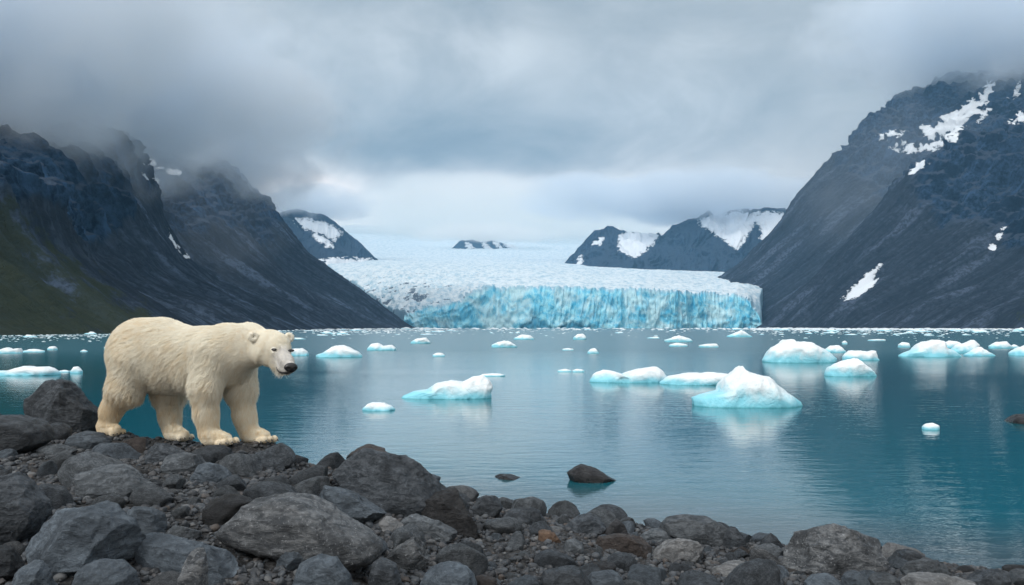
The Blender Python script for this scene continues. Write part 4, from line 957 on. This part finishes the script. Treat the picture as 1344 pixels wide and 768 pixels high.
# regions
earc = [PP(*e[0]) for e in EARS]
head_t = smooth(np.linalg.norm(BV-PP(352,455,8.42), axis=1), 0.40, 0.17)
snout_c = PP(377,477,8.2)
snout = smooth(sd_cap(BV, PP(374,470,8.22), 0.0, PP(381,483,8.10), 0.0), 0.150, 0.085)
foot = np.zeros(len(BV))
for fx, fy, fz in FEET: foot = np.maximum(foot, smooth(BV[:, 2], fz+0.17, fz+0.07)*smooth(np.hypot(BV[:, 0]-fx, BV[:, 1]-fy), 0.5, 0.3))
HEADING = np.array([0.906, -0.423, 0.0])
n1_ = fbm(BV[:, 0]*2.2, BV[:, 1]*2.2, BV[:, 2]*2.2, oct=3, seed=801)
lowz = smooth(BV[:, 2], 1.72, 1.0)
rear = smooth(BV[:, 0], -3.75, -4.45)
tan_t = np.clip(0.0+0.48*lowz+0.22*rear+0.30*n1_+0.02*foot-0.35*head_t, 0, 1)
def bear_mat(name, bright):
    b = mat(name); t = b.attr('tan'); g = b.attr('snout')
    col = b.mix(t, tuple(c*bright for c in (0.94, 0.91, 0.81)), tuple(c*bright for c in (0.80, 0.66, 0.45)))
    col = b.mix(g, col, tuple(c*bright for c in (0.60, 0.585, 0.56)))
    return b, col
b, col = bear_mat('bear_skin', 1.0)
princ(b, Base_Color=col, Roughness=0.85, Specular_IOR_Level=0.1)
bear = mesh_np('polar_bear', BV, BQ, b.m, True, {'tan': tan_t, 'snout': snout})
tag(bear, 'cream white polar bear walking right over the dark stones, head lowered towards us', 'polar bear')
# fur: hair strands combed back and down
rng = np.random.default_rng(33)
tri = np.concatenate([BQ[:, [0, 1, 2]], BQ[:, [0, 2, 3]]])
A3 = BV[tri]; ar = np.linalg.norm(np.cross(A3[:, 1]-A3[:, 0], A3[:, 2]-A3[:, 0]), axis=1)
hw = 1+2.2*head_t[tri].mean(1)+1.2*foot[tri].mean(1)
pr = ar*hw; NS = 170000
ti = rng.choice(len(tri), NS, p=pr/pr.sum()); r1, r2 = rng.random(NS), rng.random(NS); sw = r1+r2 > 1; r1[sw] = 1-r1[sw]; r2[sw] = 1-r2[sw]
bw = np.stack([1-r1-r2, r1, r2], 1)[..., None]
def lerp(A): return (A[tri[ti]]*bw).sum(1) if A.ndim == 2 else (A[tri[ti]]*bw[..., 0]).sum(1)
R0 = lerp(BV); N0 = lerp(BN); N0 /= np.linalg.norm(N0, axis=1, keepdims=True)
hd_, sn_, ft_, tn_ = lerp(head_t), lerp(snout), lerp(foot), lerp(tan_t)
HFWD = np.array([0.52, -0.62, -0.50]); HFWD /= np.linalg.norm(HFWD)
belly = smooth(R0[:, 2], 1.60, 1.35)*smooth(R0[:, 2], 1.22, 1.36)*smooth(np.abs(R0[:, 0]+3.75), 0.75, 0.45)
legz = smooth(R0[:, 2], 1.5, 1.3)
flow_ = -HEADING[None]*(0.75-0.55*legz)[:, None]+np.array([0, 0, -1.0])[None]*(0.62+0.5*legz)[:, None]
flow_ = flow_*(1-hd_)[:, None]+(-HFWD[None])*hd_[:, None]
# the fur of neck and shoulder sweeps down and back, rump hair sweeps down
ftw = ft_*0.9; flow_ = flow_*(1-ftw)[:, None]+(HEADING*0.9+np.array([0, 0, -0.45]))[None]*ftw[:, None]
cl = np.stack([fbm(R0[:, 0]*13+i*31, R0[:, 1]*13, R0[:, 2]*9, oct=2, seed=820+i) for i in range(3)], 1)
cf = np.stack([fbm(R0[:, 0]*42+i*31, R0[:, 1]*42, R0[:, 2]*30, oct=1, seed=830+i) for i in range(3)], 1)
flow_ = flow_+(cl*0.40+cf*0.42)*(1-0.6*hd_)[:, None]
tg = flow_-N0*(flow_*N0).sum(1)[:, None]; tg /= np.linalg.norm(tg, axis=1, keepdims=True)+1e-9
length = (0.084+0.045*belly)*(1-hd_)+0.030*hd_
length = length*(1-ft_*0.78)*(1-0.42*legz*(1-hd_))*(1-0.86*sn_); 
for c in earc: length = length*(1-0.55*smooth(np.linalg.norm(R0-c, axis=1), 0.08, 0.045))
length *= rng.uniform(0.7, 1.2, NS)
lift = 0.36+0.34*rng.random(NS); lift = lift*(1-0.5*hd_)
# bare places: eyes, nose pad, mouth, inner ears
EYES = [hit(360.3, 459.0), hit(382.2, 460.5)]
NOSE = hit(381.0, 482.0); keepf = np.ones(NS, bool)
for c in EYES: keepf &= np.linalg.norm(R0-c, axis=1) > 0.030
keepf &= np.linalg.norm((R0-NOSE)/np.array([1.0, 1, 0.9]), axis=1) > 0.055
for c in earc: 
    fw = np.array([0.50, -0.86, 0.05]); q = R0-c
    keepf &= ~((np.linalg.norm(q-fw*0.02, axis=1) < 0.017))
R0, N0, tg, length, lift, tn_, sn_, hd_ = [a[keepf] for a in (R0, N0, tg, length, lift, tn_, sn_, hd_)]
NS = len(R0); K = 5
ts = np.linspace(0, 1, K)[None, :, None]
down = np.array([0, 0, -1.0])
pts = R0[:, None]-N0[:, None]*0.003+(tg[:, None]*ts+N0[:, None]*(lift[:, None, None]*ts*(1.0-0.5*ts)))*length[:, None, None]+down*(ts**2)*(length*0.14)[:, None, None]
for j in range(1, K):      # comb: keep every hair outside the hide, also where the neck dips
    q = pts[:, j]; want = length*np.minimum(ts[0, j, 0]*0.30, 0.22); s_ = sdf(q); pts[:, j:] += (N0*np.maximum(want-s_, 0)[:, None])[:, None]
hc = bpy.data.hair_curves.new('fur'); hc.add_curves([K]*NS)
hc.attributes['position'].data.foreach_set('vector', pts.astype(np.float32).ravel())
rad = (np.array([0.0013, 0.0012, 0.00105, 0.00075, 0.0002])[None]*(1-0.35*hd_)[:, None]).astype(np.float32)
ra = hc.attributes.get('radius') or hc.attributes.new('radius', 'FLOAT', 'POINT'); ra.data.foreach_set('value', rad.ravel())
a_ = hc.attributes.new('tan', 'FLOAT', 'CURVE')
clump = fbm(R0[:, 0]*30, R0[:, 1]*30, R0[:, 2]*14, oct=2, seed=845)
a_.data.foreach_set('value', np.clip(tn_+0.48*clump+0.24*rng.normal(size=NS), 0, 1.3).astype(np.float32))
a_ = hc.attributes.new('snout', 'FLOAT', 'CURVE'); a_.data.foreach_set('value', np.clip(sn_*(0.8+0.8*fbm(R0[:, 0]*40, R0[:, 1]*40, R0[:, 2]*40, oct=3, seed=861)+0.15*rng.normal(size=NS)), 0, 1).astype(np.float32))
b, col = bear_mat('bear_fur', 1.06)
df = b.n('ShaderNodeBsdfDiffuse', {'Color': col}); tr = b.n('ShaderNodeBsdfTranslucent', {'Color': col}); gl = b.n('ShaderNodeBsdfGlossy', {'Color': (1, 0.98, 0.94), 'Roughness': 0.45})
m1 = b.n('ShaderNodeMixShader', {0: 0.38, 1: df, 2: tr}); m2 = b.n('ShaderNodeMixShader', {0: 0.05, 1: m1, 2: gl}); b.L.new(m2, b.o.inputs['Surface'])
hc.materials.append(b.m)
fur = bpy.data.objects.new('fur', hc); COL.objects.link(fur); fur.parent = bear
# eyes, nose, mouth, claws
bk = mat('bear_black'); princ(bk, Base_Color=(0.009, 0.009, 0.010), Roughness=0.28, Specular_IOR_Level=0.6)
bn = mat('bear_nose'); nn = bn.noise(bn.n('ShaderNodeTexCoord', out='Object'), 180, 3, 0.6)
princ(bn, Base_Color=(0.010, 0.010, 0.011), Roughness=0.38, Specular_IOR_Level=0.6, Normal=bn.bump(nn, 0.5, 0.002))
cw = mat('bear_claw'); princ(cw, Base_Color=(0.05, 0.045, 0.04), Roughness=0.35)
def blobm(name, c, R, axes, m, sub=3):
    V, Fc = ICO[sub]; A = np.array(axes, float); P = (V*np.array(R))@A+c
    return mesh_np(name, P, Fc, m, True, parent=bear)
def frame(n):
    n = np.array(n)/np.linalg.norm(n); r = np.cross(n, [0, 0, 1]); r /= np.linalg.norm(r); return np.array([r, n, np.cross(r, n)])
for c, tl in zip(EYES, (0.10, -0.10)):
    n = sdf_normal(c[None])[0]; fr = frame(n)
    blobm('eye', c+n*0.010, (0.030, 0.010, 0.0145), fr, bk.m)
# nose pad: broad heart-like lump with two nostrils' dents
n = np.array([0.50, -0.80, -0.15]); fr = frame(n)
V, Fc = ICO[4]; P = V.copy(); 
P[:, 0] *= 1-0.25*smooth(P[:, 2], 0.1, -1.0); 
for sx in (-0.5, 0.5):
    dd = np.linalg.norm(P-np.array([sx, 0.75, -0.05]), axis=1); P -= (P/np.linalg.norm(P, axis=1, keepdims=True))*(0.30*np.exp(-(dd/0.25)**2))[:, None]
P = (P*np.array([0.070, 0.044, 0.052]))@fr+NOSE+n*0.008+np.array([0.004, 0, -0.004])
mesh_np('nose', P, Fc, bn.m, True, parent=bear)
# dark lip line
lip_px = [(363.0,482.0),(364.5,485.5),(367.5,488.2),(371,489.6),(375,489.5),(379,488.6)]
lp = [hit(a, c) for a, c in lip_px]; VV, FF, off = [], [], 0
for i in range(len(lp)-1):
    for t in np.linspace(0, 1, 24):
        c = lp[i]*(1-t)+lp[i+1]*t; V, Fc = ICO[2]; w_ = 0.006+0.010*math.sin(min(1, (i+t+0.3)/len(lp)*1.1)*math.pi*0.55)
        VV.append(V*w_+c); FF.append(Fc+off); off += len(V)
mesh_np('lips', np.concatenate(VV), np.concatenate(FF), bk.m, True, parent=bear)
for c in earc:      # dark inner ear
    fw = np.array([0.50, -0.86, 0.05]); fw /= np.linalg.norm(fw)
    ie = mat('bear_inner_ear') if 'bear_inner_ear' not in bpy.data.materials else None
    if ie: princ(ie, Base_Color=(0.10, 0.065, 0.045), Roughness=0.9); m_ie = ie.m
    blobm('inner_ear', c+fw*0.004+np.array([-0.002, 0, -0.002]), (0.018, 0.008, 0.021), frame(fw), m_ie, 2)
for k, (tx, ty, tY, tr) in enumerate(TOES):
    c = PP(tx, ty, tY); grp = k//4
    dr = np.array([[0.75, -0.66], [0.75, -0.66], [0.80, -0.60], [0.86, -0.5]][grp]); t_ = (k % 4)/3.0-0.5
    dr = dr+np.array([0.35, 0.35])*t_; dr /= np.linalg.norm(dr); d3 = np.array([dr[0], dr[1], -0.35])
    V, Fc = ICO[2]; P = V.copy(); al = P[:, 1]; tp = 0.30*(1-al)+0.08
    P = np.stack([P[:, 0]*tp*2.0, al, P[:, 2]*tp*2.2-0.22*al*al], 1)
    mesh_np('claw', (P*np.array([0.010, 0.034, 0.010]))@frame(d3)+c+d3*(tr*tY/F*0.98)+np.array([0, 0, 0.004]), Fc, cw.m, True, parent=bear)
# whiskers under the chin
VV, K2 = [], 4
hw_ = bpy.data.hair_curves.new('whisker'); rngw = np.random.default_rng(3); WP = []
for k in range(16):
    c = hit(364+rngw.random()*12, 487+rngw.random()*4); dv = np.array([rngw.normal()*0.5, -0.3, -1.0]); dv /= np.linalg.norm(dv); L = rngw.uniform(0.03, 0.07)
    WP.append([c+dv*L*t for t in np.linspace(0, 1, K2)])
hw_.add_curves([K2]*16); hw_.attributes['position'].data.foreach_set('vector', np.array(WP, np.float32).ravel())
ra = hw_.attributes.get('radius') or hw_.attributes.new('radius', 'FLOAT', 'POINT'); ra.data.foreach_set('value', np.full(16*K2, 0.0009, np.float32))
hw_.materials.append(hc.materials[0]); wo = bpy.data.objects.new('whisker', hw_); COL.objects.link(wo); wo.parent = bear
# ================================================================ HAZE AND LOW CLOUD
def box_mesh(name, x0, x1, y0, y1, z0, z1, m):
    V = [(x, y, z) for z in (z0, z1) for y in (y0, y1) for x in (x0, x1)]
    return mesh_np(name, V, [(0,2,3,1),(4,5,7,6),(0,1,5,4),(2,6,7,3),(0,4,6,2),(1,3,7,5)], m, False)
b = mat('haze_air')
v = b.n('ShaderNodeVolumePrincipled', {'Color': (0.34, 0.68, 1.0), 'Density': 1.05e-4, 'Anisotropy': 0.2})
b.L.new(v, b.o.inputs['Volume'])
tag(box_mesh('haze', -3300, 3300, -60, 7000, -12, 1050, b.m), kind='stuff')
def mist(cx, cy, cz, rx, ry, rz, dens, seed, colr=(0.90, 0.95, 1.0), scale=2.8):
    b = mat('mist_vapour')
    oc = b.n('ShaderNodeTexCoord', out='Object')
    r = b.vm('LENGTH', oc, out=1)
    nz = b.noise(b.vm('ADD', b.vm('MULTIPLY', oc, (1, 1, rz/rx*1.3)), (seed*3.1, seed, 0)), scale, 5, 0.6, 0.2)
    f = b.sstep(b.math('ADD', b.math('SUBTRACT', 1.0, r), b.math('MULTIPLY', b.math('SUBTRACT', nz, 0.5), 1.9)), 0.12, 0.62)
    f = b.math('MULTIPLY', f, b.sstep(r, 1.0, 0.82))
    v = b.n('ShaderNodeVolumePrincipled', {'Color': colr, 'Density': b.math('MULTIPLY', f, dens), 'Anisotropy': 0.0})
    b.L.new(v, b.o.inputs['Volume'])
    th = np.linspace(0, np.pi, 17)[1:-1]; ph = np.linspace(0, 2*np.pi, 33)[:-1]
    V = [(0, 0, 1)]+[(math.sin(a)*math.cos(p), math.sin(a)*math.sin(p), math.cos(a)) for a in th for p in ph]+[(0, 0, -1)]
    me = bpy.data.meshes.new('mist'); fc = []
    n = 32
    for j in range(n): fc.append((0, 1+j, 1+(j+1) % n)); fc.append((len(V)-1, len(V)-1-n+(j+1) % n, len(V)-1-n+j))
    for i in range(14):
        for j in range(n): a = 1+i*n; fc.append((a+j, a+n+j, a+n+(j+1) % n, a+(j+1) % n))
    me.from_pydata(V, [], fc); me.materials.append(b.m)
    o = bpy.data.objects.new('mist', me); COL.objects.link(o); o.location = (cx, cy, cz); o.scale = (rx, ry, rz)
    tag(o, kind='stuff')
MISTS = [(wx(-70, 540), 540, wz(86, 540), 290, 230, 115, 0.038, 1), (wx(225, 1150), 1150, wz(150, 1150), 300, 300, 170, 0.018, 2),
         (wx(1360, 1900), 1900, wz(38, 1900), 620, 420, 215, 0.012, 3), (wx(900, 2950), 2950, wz(258, 2950), 760, 460, 110, 0.014, 4),
         (wx(640, 5800), 5800, wz(284, 5800), 2300, 900, 330, 0.0042, 5, (1.0, 0.985, 0.955)), (wx(640, 4300), 4250, wz(306, 4250), 520, 300, 62, 0.009, 6, (1.0, 0.985, 0.96)),
         (wx(700, 5000), 5000, wz(296, 5000), 1500, 500, 230, 0.0022, 10, (1.0, 0.985, 0.95)),
         (wx(400, 2900), 2900, wz(268, 2900), 300, 300, 75, 0.014, 7),
         (wx(1180, 1660), 1660, wz(250, 1660), 330, 130, 260, 0.0009, 8), (wx(250, 740), 740, wz(300, 740), 110, 70, 110, 0.0012, 9)]
for a in MISTS: mist(*a)
